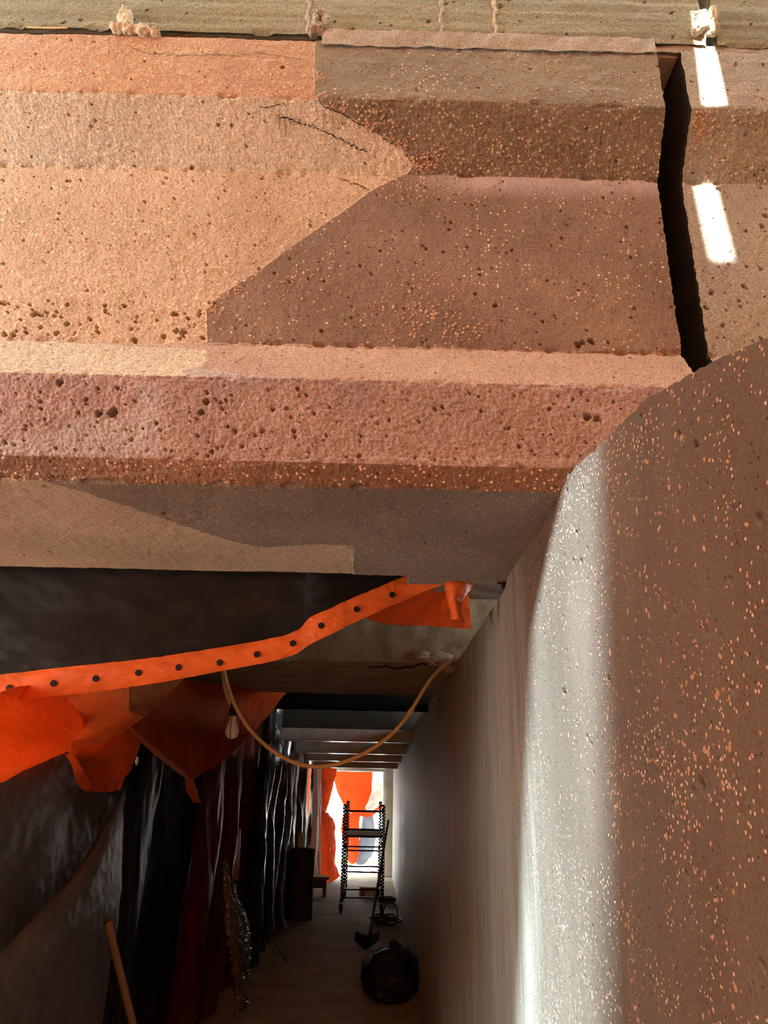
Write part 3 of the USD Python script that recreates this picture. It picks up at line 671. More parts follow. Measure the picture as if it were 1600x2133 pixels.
# the second beam with its cracked, patched end
x = np.arange(-1.36, 0.62, 0.012); s3 = np.r_[np.arange(0, 0.48, 0.012), np.arange(0.48, 1.8, 0.05)]
X, S = np.meshgrid(x, s3, indexing='ij')
q = np.stack([X, S, S * 0], -1)
Y = 3.75 + np.maximum(0, S - 0.48) ; Z = np.maximum(2.185, 2.665 - S)
d = (meshkit.fbm(q * 8, 4, 61) - 0.5) * 0.02
pt = at(915, 1372, 1, 3.75)
A = np.exp(-(((X - pt[0]) / 0.10) ** 2 + ((2.665 - S - pt[2]) / 0.035) ** 2))
d += A * (0.02 + 0.05 * (meshkit.fbm(q * 22, 3, 63) - 0.45))
b3 = thing('concrete_beam', 'stained brown beam across the passage, cracked and patched where it meets the wall', 'concrete beam', kind='structure')
obj('beam_body', cat(trimesh.Trimesh(np.stack([X, Y - d * (S < 0.48), Z - d * 0.6 * (S >= 0.46)], -1).reshape(-1, 3), grid_faces(len(x), len(s3)), process=False), box(-1.36, 0.60, 3.79, 5.05, 2.22, 2.655)), mat['beam2'], b3, smooth=35)
cr = np.array([at(a, b, 1, 3.735) for a, b in ((770, 1392), (800, 1389), (830, 1393), (860, 1387), (885, 1383), (905, 1376), (925, 1362))])
obj('crack', tube(spline(cr, 40) + np.random.default_rng(3).normal(0, .004, (40, 3)) * [0, 0, 1], 0.004, 4), mat['eyelet'], b3)
obj('patch', cat(placed(lump(71, (.07, .02, .03), .5, 3), at(915, 1372, 1, 3.74)), placed(lump(72, (.035, .02, .02), .5, 3), at(880, 1366, 1, 3.74)), placed(lump(73, (.03, .02, .022), .5, 3), at(935, 1392, 1, 3.76))), mat['grout'], b3, smooth=40, label='pale crumbling patch')
cur = obj('ceiling_tarp', box(-1.2, 0.60, 5.9, 5.93, 2.16, 2.66), mat['matt_black'], label='black sheet closing off the ceiling behind the stained beam', cat='tarp')
for k, (py, yy) in enumerate(((1545, 8.4), (1570, 10.0), (1586, 11.6), (1600, 13.4))):
    z = at(760, py, 1, yy)[2]
    t = thing('ceiling_joist', ('first', 'second', 'third', 'last')[k] + ' shiny joist across the passage, counting from the hanging cable towards the far opening', 'joist')
    obj('joist_body', bevel_box(-1.0, 0.6, yy, yy + 0.20 + 0.05 * k, z, z + 0.13, 0.008), mat['slat'], t)
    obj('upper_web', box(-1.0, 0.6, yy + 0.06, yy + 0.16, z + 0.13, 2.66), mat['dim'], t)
# far end wall with its opening
DY = 16.2
dz = at(750, 1607, 1, DY)[2]
xj = at(797, 1700, 1, DY)[0]
obj('wall_back', cat(box(-2.6, -1.02, DY, DY + 0.25, 0, 2.66), box(xj + 0.03, 2.3, DY, DY + 0.25, 0, 2.66), box(-1.02, xj + 0.03, DY, DY + 0.25, dz + 0.04, 2.66)), mat['plaster'], label='plastered end wall around the bright opening', cat='wall', kind='structure')
obj('trim_1', cat(bevel_box(-1.02, xj + 0.03, DY - 0.03, DY + 0.27, dz, dz + 0.045), bevel_box(xj, xj + 0.035, DY - 0.03, DY + 0.27, 0, dz)), mat['white'], label='white frame of the far opening', cat='door frame', kind='structure')
obj('pale_board', bevel_box(xj + 0.05, WX - 0.005, DY - 0.09, DY - 0.05, 0.01, 1.62), mat['plaster'], label='pale upright board in the corner beside the far opening', cat='board')
# outside
obj('ground', box(-14, 14, DY + 0.05, 40, -0.2, -0.004), mat['paving'], label='sun-bleached paving outside the far opening', cat='ground', kind='structure')
obj('ground', box(-14, -2.6, -12, DY + 0.05, -0.2, -0.01), mat['paving'], label='pale ground outside the sheeted side', cat='ground', kind='structure')


# ------------------------------------------------------------------ sheets
def cloth(ctrl, n=60, m=60, wr=0.012, freq=7.0, seed=0, ridge=0.0, stretch=(1, 1, 1), order=3):
    """A draped sheet through a net of points, with soft and sharp wrinkles along its normals."""
    c = np.asarray(ctrl, float); a, b = c.shape[:2]
    u, v = np.linspace(0, 1, n), np.linspace(0, 1, m)
    P = np.stack([RectBivariateSpline(np.linspace(0, 1, a), np.linspace(0, 1, b), c[..., k], kx=min(order, a - 1), ky=min(order, b - 1))(u, v) for k in range(3)], -1)
    N = np.cross(np.gradient(P, axis=0), np.gradient(P, axis=1)); N /= np.maximum(np.linalg.norm(N, axis=-1, keepdims=True), 1e-9)
    w = meshkit.fbm(P * freq * np.array(stretch) + seed * 1.7, 4, seed) - 0.5
    if ridge:
        w = w + ridge * (np.abs(meshkit.fbm(P * freq * 1.6 * np.array(stretch) + 31, 3, seed + 4) - 0.5) * -2 + 0.3)
    P = P + N * (wr * 2 * w)[..., None]
    return trimesh.Trimesh(P.reshape(-1, 3), grid_faces(n, m), process=False)


def net(rows, axis, default):
    """Rows of (px, py[, depth]) into points on the planes axis = depth."""
    return [[at(q[0], q[1], axis, q[2] if len(q) > 2 else default) for q in r] for r in rows]


# roof and back of the enclosure; unseen roof added and slit to shape the sun
RZ = 4.05


def shadow_on_roof(p):
    t = (RZ - p[2]) / -SUN[2]
    return (p[0] - SUN[0] * t, p[1] - SUN[1] * t)


bars = [[bent(a, b, PRO[0], PRO[1])[0] for a, b in ((1440, 30), (1474, 30), (1512, 219), (1466, 219))],
        [bent(a, b, PRO[2], PRO[3])[0] for a, b in ((1448, 386), (1489, 386), (1526, 541), (1484, 541))]]
strip = [np.array([WX, y, z]) for y, z in ((1.72, 2.155), (1.66, 2.183), (1.60, 2.21), (1.555, 2.23), (1.50, 2.27))] + [at(a, b, 0, WX) for a, b in ((1240, 922), (1250, 1300), (1254, 1700), (1257, 2133), (1258, 2300), (1078, 2300), (1085, 2133), (1097, 1700), (1112, 1300))]
cuts = [Polygon([shadow_on_roof(p) for p in b]) for b in bars + [strip]]
SPLIT = -1.0
roof_poly = Polygon([(-2.62, -6.0), (2.35, -6.0), (2.35, SPLIT), (-2.62, SPLIT)])
front_poly = Polygon([(-2.62, SPLIT), (2.35, SPLIT), (2.35, 1.44), (-2.62, 1.44)])
for c in cuts:
    roof_poly, front_poly = roof_poly.difference(c), front_poly.difference(c)
rv, rf = trimesh.creation.triangulate_polygon(roof_poly, engine='earcut')
rp = obj('slit_roof_tarp', trimesh.Trimesh(np.c_[rv, np.full(len(rv), RZ)], rf, process=False), mat['orange_roof'], label='unseen orange tarpaulin overhead, with a long slit added to throw the sun strip', cat='tarp')
rv, rf = trimesh.creation.triangulate_polygon(front_poly, engine='earcut')
obj('added_roof_sheet', trimesh.Trimesh(np.c_[rv, np.full(len(rv), RZ)], rf, process=False), mat['white_roof'], label='unseen milky sheet added overhead for neutral light, slit twice for the sun bars', cat='plastic sheet')  # added out of view to give the beam and ledge neutral top light
fv, ff = trimesh.creation.triangulate_polygon(cuts[2].buffer(0.06), engine='earcut')
obj('added_roof_film', trimesh.Trimesh(np.c_[fv, np.full(len(fv), RZ + 0.03)], ff, process=False), mat['tinted_film'], label='unseen bluish film added over the long roof slit to dim and tint the sun strip', cat='plastic film')  # added out of view to weaken the wall strip and turn it bluish
obj('back_tarp', cloth([[(-2.6, -5.97, z), (0, -5.97, z), (2.3, -5.97, z)] for z in (0, 2, RZ)], 40, 60, 0.03, 2, 3), mat['orange_roof'], smooth=True, label='orange tarpaulin closing the far end of the enclosure, opposite the cornice', cat='tarp')
obj('near_side_tarp', cloth([[(-2.0, y, z) for y in (-6.0, -2.5, 0.80)] for z in (0, 2, RZ)], 40, 60, 0.03, 2, 5), mat['orange_roof'], smooth=True, label='orange tarpaulin hanging on the open side before the cornice', cat='tarp')
obj('wall_front', box(2.36, 2.5, -6.0, 2.4, 0, 4.4), mat['dim'], label='bare concrete wall beyond the side wall', cat='wall', kind='structure')

LX = -1.05                                                  # the line the sheets hang on along the passage
# the black sheet and its orange hem, hung behind the soffit's back edge
TY = 2.43
hem_top = np.array([(-260, 1428), (-120, 1417), (0, 1406), (150, 1388), (300, 1372), (450, 1350), (596, 1322), (640, 1292), (671, 1275), (740, 1244), (811, 1214), (860, 1193), (925, 1170), (990, 1150)], float)
hem_bot = np.array([(-260, 1490), (-120, 1476), (0, 1461), (187, 1442), (360, 1417), (470, 1396), (592, 1371), (640, 1346), (671, 1330), (740, 1296), (807, 1266), (866, 1240), (925, 1218), (984, 1209)], float)
flut = 0.012 * np.sin(np.arange(14) * 1.3)
bt = thing('hung_tarp', 'black tarpaulin hung under the cornice with an eyeleted orange hem slanting up to the wall', 'tarp')
up = [[at(x, 1120 - 0 * y, 1, TY + f) for (x, y), f in zip(hem_top, flut)], [at(x, (1150 + y) / 2, 1, TY + 0.02 + f) for (x, y), f in zip(hem_top, flut)], [at(x, y + 6, 1, TY + f) for (x, y), f in zip(hem_top, flut)]]
obj('black_sheet', cloth(up, 60, 160, 0.010, 5, 2, 0.25), mat['black'], bt, smooth=True)
hm = [[at(x, y, 1, TY - 0.006 + f) for (x, y), f in zip(hem_top, flut)], [at((a + c) / 2, (b + d_) / 2, 1, TY - 0.014 + f) for (a, b), (c, d_), f in zip(hem_top, hem_bot, flut)], [at(x, y, 1, TY - 0.004 + f) for (x, y), f in zip(hem_bot, flut)]]
obj('hem', cloth(hm, 24, 300, 0.005, 20, 6, 0.6), mat['orange_hem'], bt, smooth=True, label='orange hem with black eyelets')
for px, py in ((-72, 1443), (19, 1433), (111, 1423), (199, 1413), (288, 1401), (372, 1390), (458, 1380), (535, 1363), (610, 1340), (669, 1303), (743, 1269), (817, 1239), (893, 1207)):
    f = np.interp(px, hem_top[:, 0], flut)
    c = at(px, py, 1, TY - 0.019 + f)
    disc = trimesh.creation.cylinder(radius=0.0088, height=0.004, sections=18); disc.apply_transform(trimesh.transformations.rotation_matrix(math.pi / 2, [1, 0, 0]))
    ring = trimesh.creation.torus(0.0088, 0.0016, 18, 6); ring.apply_transform(trimesh.transformations.rotation_matrix(math.pi / 2, [1, 0, 0]))
    obj('eyelet', placed(cat(disc, ring), c), mat['eyelet'], bt, smooth=40)
# its turned-back corner by the wall
obj('back_flap', cloth(net([[(750, 1284, 2.50), (840, 1236, 2.48), (925, 1192, 2.46), (972, 1188, 2.49)], [(790, 1297, 2.56), (860, 1285, 2.57), (930, 1262, 2.57), (978, 1250, 2.56)], [(768, 1292, 2.60), (870, 1302, 2.60), (930, 1307, 2.60), (983, 1311, 2.58)]], 1, TY), 40, 60, 0.012, 11, 8, 0.3), mat['orange'], bt, smooth=True, label='orange back of the folded corner')
obj('corner_fold', cloth(net([[(925, 1206, 2.41), (950, 1207, 2.39), (972, 1210, 2.40), (986, 1222, 2.43)], [(926, 1228, 2.41), (945, 1222, 2.37), (966, 1226, 2.39), (976, 1234, 2.44)], [(934, 1262, 2.42), (946, 1250, 2.38), (958, 1250, 2.40), (962, 1258, 2.44)], [(940, 1292, 2.43), (952, 1290, 2.40), (962, 1294, 2.41), (968, 1300, 2.44)]], 1, TY), 50, 50, 0.006, 20, 9, 0.3), mat['orange_hem'], bt, smooth=True)

# near left: bright orange folds over a black sheet
fo = thing('folded_tarp', 'bright orange tarpaulin bunched in folds under the hem, lit from behind', 'tarp')
obj('glowing_fold', cloth(net([[(-160, 1462, -1.10), (0, 1440, -1.08), (90, 1425, -1.10), (140, 1460, -1.10), (185, 1500, -1.10)], [(-160, 1520, -1.14), (0, 1500, -1.13), (70, 1495, -1.10), (125, 1515, -1.04), (160, 1532, -1.02)], [(-160, 1580, -1.06), (0, 1560, -1.06), (60, 1550, -1.05), (110, 1548, -1.02), (144, 1556, -0.99)], [(-160, 1670, -1.06), (0, 1632, -1.03), (60, 1600, -1.03), (110, 1578, -1.01), (142, 1564, -0.99)]], 0, LX), 70, 90, 0.014, 9, 12, 0.5), mat['orange'], fo, smooth=True)
obj('curling_fold', cloth(net([[(70, 1428, -1.12), (180, 1425, -1.06), (290, 1415, -1.02), (395, 1400, -1.0)], [(100, 1460, -1.16), (180, 1460, -1.08), (280, 1455, -1.0), (365, 1432, -0.97)], [(150, 1505, -1.10), (200, 1500, -1.05), (270, 1490, -0.98), (320, 1475, -0.95)], [(138, 1560, -1.00), (180, 1556, -0.98), (225, 1540, -0.95), (285, 1505, -0.94)]], 0, LX), 70, 80, 0.010, 10, 14, 0.3), mat['orange_pale'], fo, smooth=True)
obj('pocket_fold', cloth(net([[(136, 1540, -1.02), (190, 1535, -1.05), (240, 1510, -1.05), (284, 1488, -1.02)], [(146, 1580, -1.00), (195, 1590, -1.06), (245, 1565, -1.03), (292, 1540, -1.00)], [(163, 1615, -0.99), (200, 1618, -1.04), (245, 1605, -1.01), (276, 1592, -0.99)], [(184, 1647, -0.985), (205, 1650, -1.0), (230, 1649, -1.0), (250, 1643, -0.985)]], 0, LX), 60, 60, 0.012, 10, 15, 0.4), mat['orange'], fo, smooth=True)
obj('pocket_lip', cloth(net([[(134, 1572, -0.985), (150, 1568, -0.98)], [(150, 1600, -0.975), (166, 1592, -0.97)], [(160, 1630, -0.98), (182, 1618, -0.97)], [(178, 1648, -0.99), (190, 1648, -0.985)]], 0, LX), 50, 14, 0.004, 18, 16), mat['orange'], fo, smooth=True)

bk = thing('black_tarp', 'dull black tarpaulin hanging in broad slanting folds below the bunched orange one', 'tarp')
obj('upper_sheet', cloth(net([
    [(-200, 1690, -1.03), (0, 1625, -1.05), (75, 1588, -1.07), (140, 1562, -1.10), (200, 1600, -1.14), (262, 1625, -1.14)],
    [(-200, 1780, -1.01), (0, 1720, -1.03), (80, 1690, -1.04), (150, 1655, -1.10), (205, 1660, -1.08), (262, 1650, -1.08)],
    [(-200, 1880, -1.01), (0, 1820, -1.03), (80, 1790, -1.05), (140, 1750, -1.08), (200, 1720, -1.08), (258, 1690, -1.06)],
    [(-200, 1980, -1.02), (0, 1930, -1.05), (70, 1890, -1.08), (140, 1830, -1.10), (200, 1780, -1.09), (256, 1740, -1.07)],
    [(-200, 2090, -1.04), (0, 2040, -1.07), (70, 1990, -1.10), (140, 1930, -1.11), (200, 1870, -1.10), (254, 1830, -1.09)]], 0, LX), 150, 130, 0.008, 6, 18, 0.45), mat['worn_black'], bk, smooth=True)
obj('lower_fold', cloth(net([
    [(-200, 2090, -1.02), (0, 1988, -1.02), (70, 1915, -1.03), (150, 1828, -1.03), (215, 1725, -1.04), (254, 1648, -1.06)],
    [(-200, 2100, -0.99), (0, 2003, -0.985), (72, 1932, -0.98), (152, 1846, -0.98), (218, 1748, -0.99), (254, 1700, -1.02)],
    [(-200, 2150, -0.97), (0, 2060, -0.96), (75, 2000, -0.95), (150, 1930, -0.95), (215, 1850, -0.97), (254, 1800, -1.01)],
    [(-200, 2210, -0.97), (0, 2140, -0.95), (75, 2090, -0.95), (145, 2040, -0.97), (205, 1980, -0.99), (244, 1930, -1.01)],
    [(-200, 2330, -0.97), (0, 2290, -0.95), (70, 2270, -0.96), (120, 2250, -0.98), (165, 2220, -1.00), (200, 2190, -1.01)]], 0, LX), 140, 130, 0.008, 6, 19, 0.45), mat['worn_black'], bk, smooth=True)

# behind: the row of sheets along the left side of the passage
def hanging(name, label, x0, y0, y1, z0, z1, m, seed, pleats=3, amp=0.06, wr=0.02, parts=()):
    t = thing(name, label, 'tarp')
    rows = []
    rr = np.random.default_rng(seed)
    ph = rr.uniform(0, 6.28)
    for i, z in enumerate(np.linspace(z1, z0, 7)):
        rows.append([(x0 + amp * (0.35 + 0.65 * i / 6) * math.sin(pleats * 2 * math.pi * j / 16 + ph + 0.5 * math.sin(i * 0.8 + seed)) + rr.normal(0, amp * 0.18), y0 + (y1 - y0) * j / 16 + 0.22 * (z - 1.3) + 0.10 * (1 - i / 6) * math.sin(seed + j), z) for j in range(17)])
    obj('sheet', cloth(rows, 110, 130, wr, 5, seed, 0.6, (1, 1, 0.35)), mat[m], t, smooth=True)
    return t


ct = thing('orange_apron_tarp', 'dim orange tarpaulin hanging in a pointed apron behind the bulb', 'tarp')
obj('apron', cloth(net([[(262, 1405, -1.02), (380, 1415, -1.0), (490, 1428, -0.85), (600, 1438, -0.62)], [(268, 1470, -1.0), (380, 1475, -1.0), (480, 1480, -0.90), (575, 1470, -0.70)], [(275, 1525, -0.98), (360, 1540, -0.99), (450, 1535, -0.93), (540, 1512, -0.80)], [(330, 1572, -0.98), (380, 1590, -0.97), (425, 1585, -0.95), (485, 1568, -0.88)], [(390, 1620, -0.98), (396, 1624, -0.975), (404, 1622, -0.97), (415, 1612, -0.96)]], 0, LX), 90, 90, 0.014, 4, 22, 0.4), mat['orange_backed'], ct, smooth=True)
obj('hem', cloth(net([[(268, 1508, -0.975), (300, 1538, -0.97), (345, 1575, -0.97), (398, 1612, -0.975)], [(272, 1525, -0.97), (300, 1553, -0.965), (342, 1588, -0.965), (390, 1624, -0.97)]], 0, LX), 10, 60, 0.004, 12, 23), mat['orange_hem'], ct, smooth=True)
obj('tail', cloth(net([[(390, 1616, -0.98), (400, 1618, -0.97)], [(386, 1640, -0.985), (410, 1645, -0.96)], [(394, 1658, -0.98), (416, 1664, -0.96)], [(402, 1672, -0.98), (420, 1672, -0.965)]], 0, LX), 30, 16, 0.006, 16, 24), mat['orange_hem'], ct, smooth=True)
hanging('side_tarp', 'short black flap added under the slab beside the hem to stop skylight', -1.20, 2.62, 3.6, 2.0, 2.63, 'black', 30, 2, 0.02)  # added to keep sky light off the beam and ceiling behind the hem
hanging('side_tarp', 'deep black tarpaulin behind the slanting folds, below the orange apron', -1.24, 3.0, 5.6, 0.0, 2.63, 'black', 31, 2.5, 0.05)
hanging('side_tarp', 'dark red tarpaulin down the passage just past the black one', -1.20, 5.3, 8.0, 0.0, 2.63, 'rust', 33, 3, 0.07)
hanging('side_tarp', 'creased black film hanging past the dark red tarpaulin', -1.12, 7.7, 10.4, 0.05, 2.63, 'film', 35, 4, 0.09)
hanging('side_tarp', 'second dark red tarpaulin hanging above the drum', -1.12, 10.2, 13.6, 0.0, 2.63, 'rust', 37, 4, 0.08)
hanging('side_tarp', 'pale creased sheet hanging beside the far opening', -1.02, 13.4, 15.9, 0.0, 2.62, 'dusty_sheet', 39, 4, 0.10)
# crumpled shining film
cf = thing('crumpled_film', 'crumpled shining strip of plastic film hanging to the floor', 'plastic film')
obj('sheet', cloth(net([[(462, 1795, -0.96), (468, 1790, -0.96), (474, 1800, -0.96)], [(470, 1870, -0.95), (482, 1865, -0.93), (498, 1880, -0.96)], [(472, 1930, -0.94), (495, 1930, -0.90), (516, 1930, -0.94)], [(478, 1985, -0.94), (500, 1985, -0.89), (518, 1990, -0.94)], [(490, 2050, -0.94), (500, 2050, -0.90), (512, 2050, -0.93)], [(488, 2120, -0.92), (500, 2110, -0.90), (520, 2090, -0.90)]], 0, LX), 160, 60, 0.028, 16, 41, 1.0, (1, 1, 0.6)), mat['clear_film'], cf, smooth=True)
og = obj('glowing_gap_tarp', cloth(net([[(497, 1728, -1.0), (503, 1726, -1.0)], [(490, 1790, -1.0), (500, 1790, -0.99)], [(486, 1830, -1.0), (496, 1835, -0.99)]], 0, LX), 40, 8, 0.01, 10, 43), mat['orange_hem'], smooth=True, label='small orange tongue of tarpaulin between the dark red sheets', cat='tarp')

obj('sun_block_wall', box(-4.0, -3.6, -12, -1.2, 0, 6.2), mat['beam'], label='unseen wall added outside the sheeted side to block the sun', cat='wall', kind='structure')  # unseen box, added only to keep direct sun out of the left opening
obj('added_sheeting', cloth([[(-3.0, y, z) for y in (0.85, 2.0, 3.5, 5.0)] for z in (0, 1.6, 3.2)], 30, 30, 0.03, 3, 53), mat['orange_roof'], smooth=True, label='unseen orange sheeting added further out to colour the light on the side wall', cat='tarp')  # added out of view so the near side wall receives orange light
# unseen black layer added outside to stop the daylight on the left
obj('added_sheeting', cloth([[(-1.45, y, z) for y in (3.0, 6, 10, 13.2)] for z in (0, 1.4, 2.6)], 30, 90, 0.04, 2, 51), mat['black'], smooth=True, label='unseen black sheeting added behind the hanging tarpaulins to stop daylight', cat='tarp')

# ------------------------------------------------------------------ small things in the passage
def lathe(prof, n=24):
    return trimesh.creation.revolve(np.array(prof, float), sections=n)


# cable and bulb
kc = thing('hanging_cable', 'yellowish cable drooping in a long loop from the orange hem to the side wall', 'cable')
loop = spline([at(462, 1370, 1, 3.55), at(468, 1405, 1, 3.55), at(490, 1470, 1, 3.55), at(530, 1530, 1, 3.55), at(590, 1578, 1, 3.55), at(655, 1597, 1, 3.55), at(720, 1586, 1, 3.55), at(790, 1550, 1, 3.55), at(850, 1490, 1, 3.55), at(890, 1425, 1, 3.58), at(918, 1393, 1, 3.62), at(949, 1374, 1, 3.72)], 120)
obj('cable_run', tube(loop, 0.0095, 10), mat['cable'], kc, smooth=True)
obj('cable_joint', tube(loop[88:90 + 1], 0.0125, 10), mat['cable'], kc, smooth=True)
bl = thing('light_bulb', 'unlit white bulb hanging on a short cable before the orange apron', 'light bulb')
b0 = at(487, 1478, 1, 3.57)
obj('flex', tube(spline([at(463, 1385, 1, 3.57), at(466, 1420, 1, 3.57), at(474, 1455, 1, 3.57), b0], 30), 0.008, 8), mat['cable'], bl, smooth=True)
obj('socket', placed(lathe([(0, 0.03), (0.016, 0.03), (0.018, 0), (0.018, -0.03), (0, -0.03)], 18), b0), mat['steel'], bl, smooth=40)
obj('glass', placed(lathe([(0.0, 0.0), (0.014, -0.002), (0.018, -0.03), (0.030, -0.06), (0.032, -0.08), (0.024, -0.102), (0.0, -0.110)], 24), b0 + [0, 0, -0.022]), mat['glass_white'], bl, smooth=60)
obj('wire_guard', cat(*[tube([b0 + [0.036 * math.cos(a) * k, 0.036 * math.sin(a) * k, z] for k, z in ((.5, 0), (1, -.05), (1.05, -.10), (.6, -.142))], 0.0016, 5) for a in np.arange(0, 6.28, 1.571)]), mat['steel'], bl)

# pole leaning at the black sheets
pa, pb_ = at(228, 1935, 0, -0.93), at(286, 2170, 0, -0.88)
dd = pb_ - pa; pb2 = pa + dd * (pa[2] - 0.02) / -dd[2]
pl = thing('wooden_pole', 'slim brown wooden pole leaning against the black tarpaulin', 'pole')
obj('shaft', tube([pa - dd * 0.05, pa, pb2], 0.014, 10), mat['wood_dark'], pl, smooth=True)
for i, ((a, b), (c, d_)) in enumerate((((560, 1945), (595, 2040)), ((552, 1960), (572, 2060)))):
    p0, p1 = at(a, b, 0, -0.90 + 0.03 * i), at(c, d_, 0, -0.80 + 0.03 * i)
    sk = thing('thin_stick', ('longer' if i == 0 else 'shorter') + ' of the two thin sticks propped at the foot of the black film', 'stick')
    p1[2] = max(p1[2], 0.006)
    obj('stick_shaft', tube([p0, p1], 0.007, 6), mat['wood_dark'], sk, smooth=True)

tg = at(285, 1585, 0, -0.99)
ptag = thing('paper_scrap', 'small white scrap stuck to the black tarpaulin beside the orange apron', 'scrap')
obj('scrap_body', placed(lump(91, (0.005, 0.012, 0.016), 0.4, 2), tg), mat['white'], ptag, smooth=40)

# drum
dr = thing('steel_drum', 'dark upright drum by the sheets at the far left of the passage', 'drum', loc=(-0.92, 10.95, 0.0))
obj('drum_body', lathe([(0, 0.0), (0.17, 0.0), (0.175, 0.012), (0.17, 0.02), (0.168, 0.27), (0.174, 0.28), (0.168, 0.29), (0.168, 0.54), (0.174, 0.55), (0.168, 0.56), (0.168, 0.81), (0.175, 0.82), (0.17, 0.835), (0, 0.825)], 32), mat['drum'], dr, smooth=40)
obj('lid', lathe([(0, 0.828), (0.10, 0.83), (0.11, 0.845), (0.0, 0.85)], 24), mat['drum'], dr, smooth=40)
# bench
bp = at(690, 1868, 2, 0.0)
be = thing('wooden_bench', 'small wooden bench with a pale top beyond the drum', 'bench', loc=(-0.78, bp[1], 0))
obj('seat', bevel_box(-0.22, 0.13, -0.12, 0.14, 0.25, 0.29, .004), mat['wood'], be)
obj('apron', bevel_box(-0.20, 0.09, -0.10, -0.06, 0.13, 0.25, .004), mat['wood_dark'], be)
for sx in (-0.16, 0.06):
    for sy in (-0.06, 0.10):
        obj('leg', bevel_box(sx - 0.025, sx + 0.025, sy - 0.025, sy + 0.025, 0.0, 0.25, .003), mat['wood_dark'], be)
# white cup on the drum
cp = at(625, 1750, 1, 10.9)
cu = thing('white_canister', 'small white canister standing on the dark drum', 'canister', loc=(cp[0], 10.95, 0.85))
obj('canister_body', lathe([(0, 0), (0.035, 0), (0.037, 0.02), (0.037, 0.16), (0.03, 0.18), (0, 0.18)], 20), mat['white'], cu, smooth=40)

# folding scaffold
sc = thing('folding_scaffold', 'black folding scaffold on castors standing before the bright opening', 'scaffold')
XL, XR, YF, YB = -0.385, 0.165, 11.4, 12.9
def post(x, y, z0, z1):
    holes_ = []
    p = Polygon([(-0.024, z0), (0.024, z0), (0.024, z1), (-0.024, z1)])
    z = z0 + 0.05
    while z < z1 - 0.03:
        for sx in (-0.011, 0.011):
            holes_.append(Point(sx, z + (0.022 if sx > 0 else 0)).buffer(0.0062, 5))
        z += 0.044
    p = p.difference(unary_union(holes_))
    m = trimesh.creation.extrude_polygon(p, 0.004, engine='earcut')
    m.vertices = m.vertices[:, [0, 2, 1]]
    m.vertices += [x, y, 0]
    m.invert()
    return m
for x in (XL, XR):
    obj('post', post(x, YF, 0.16, 1.39), mat['steel'], sc)
    obj('post', post(x - 0.03 * (x > 0), YB, 0.16, 1.41), mat['steel'], sc)
for x, y in ((XL, YF), (XR, YF), (XL, YB), (XR - 0.03, YB)):
    wv = trimesh.creation.torus(0.045, 0.018, 20, 8); wv.apply_transform(trimesh.transformations.rotation_matrix(math.pi / 2, [0, 1, 0]))
    hub = trimesh.creation.cylinder(0.03, 0.024, sections=14); hub.apply_transform(trimesh.transformations.rotation_matrix(math.pi / 2, [0, 1, 0]))
    c = obj('castor', placed(cat(wv, hub), (x - 0.01, y, 0.064)), mat['rubber'], sc, smooth=40)
    obj('fork', cat(box(x - 0.035, x - 0.029, y - .015, y + .015, .06, .16), box(x + 0.009, x + 0.015, y - .015, y + .015, .06, .16), box(x - .035, x + .015, y - .02, y + .02, .15, .165)), mat['steel'], c)
for z in (1.30, 1.06, 0.84, 0.79, 0.59, 0.52, 0.30, 0.20):
    r0 = 0.013 if z > 1 else 0.009
    obj('rung', tube([(XL, YF + 0.01, z), (XR, YF + 0.01, z)], r0, 8), mat['steel'], sc, smooth=True)
for z in (1.30, 0.84, 0.52, 0.20):
    for x in (XL, XR):
        obj('side_rail', tube([(x, YF, z), (x - 0.03 * (x > 0), YB, z)], 0.011, 8), mat['steel'], sc, smooth=True)
obj('platform', bevel_box(XL + 0.02, XR - 0.01, YF + 0.03, YB - 0.03, 0.955, 0.985, .004), mat['wood_dark'], sc, label='wooden platform')

# shovel
sh = thing('long_shovel', 'long-handled shovel leaning on the scaffold with its blade on the floor', 'shovel')
s0, s1 = at(768, 1962, 1, 9.25), at(809, 1709, 1, 11.36)
obj('shaft', tube([s0, s0 + (s1 - s0) * 0.5, s1], 0.015, 8), mat['wood_dark'], sh, smooth=True)
bx, by = np.meshgrid(np.linspace(-1, 1, 13), np.linspace(0, 1, 13), indexing='ij')
wid = 0.13 * np.sqrt(np.clip(1.02 - (np.clip(by - 0.55, 0, 1) / 0.45) ** 2, 0.04, 1))
blade = np.stack([s0[0] - 0.01 + bx * wid - 0.02 * by, s0[1] - 0.28 * by, 0.085 * (1 - by) + 0.012 + 0.045 * bx ** 2], -1)
bm = trimesh.Trimesh(blade.reshape(-1, 3), grid_faces(13, 13), process=False)
obj('blade', cat(bm, trimesh.Trimesh(bm.vertices + [0, 0, 0.003], bm.faces[:, ::-1], process=False), tube([s0 + [0, -0.05, -0.01], s0 + (s1 - s0) * 0.06], 0.02, 8)), mat['steel'], sh, smooth=30)

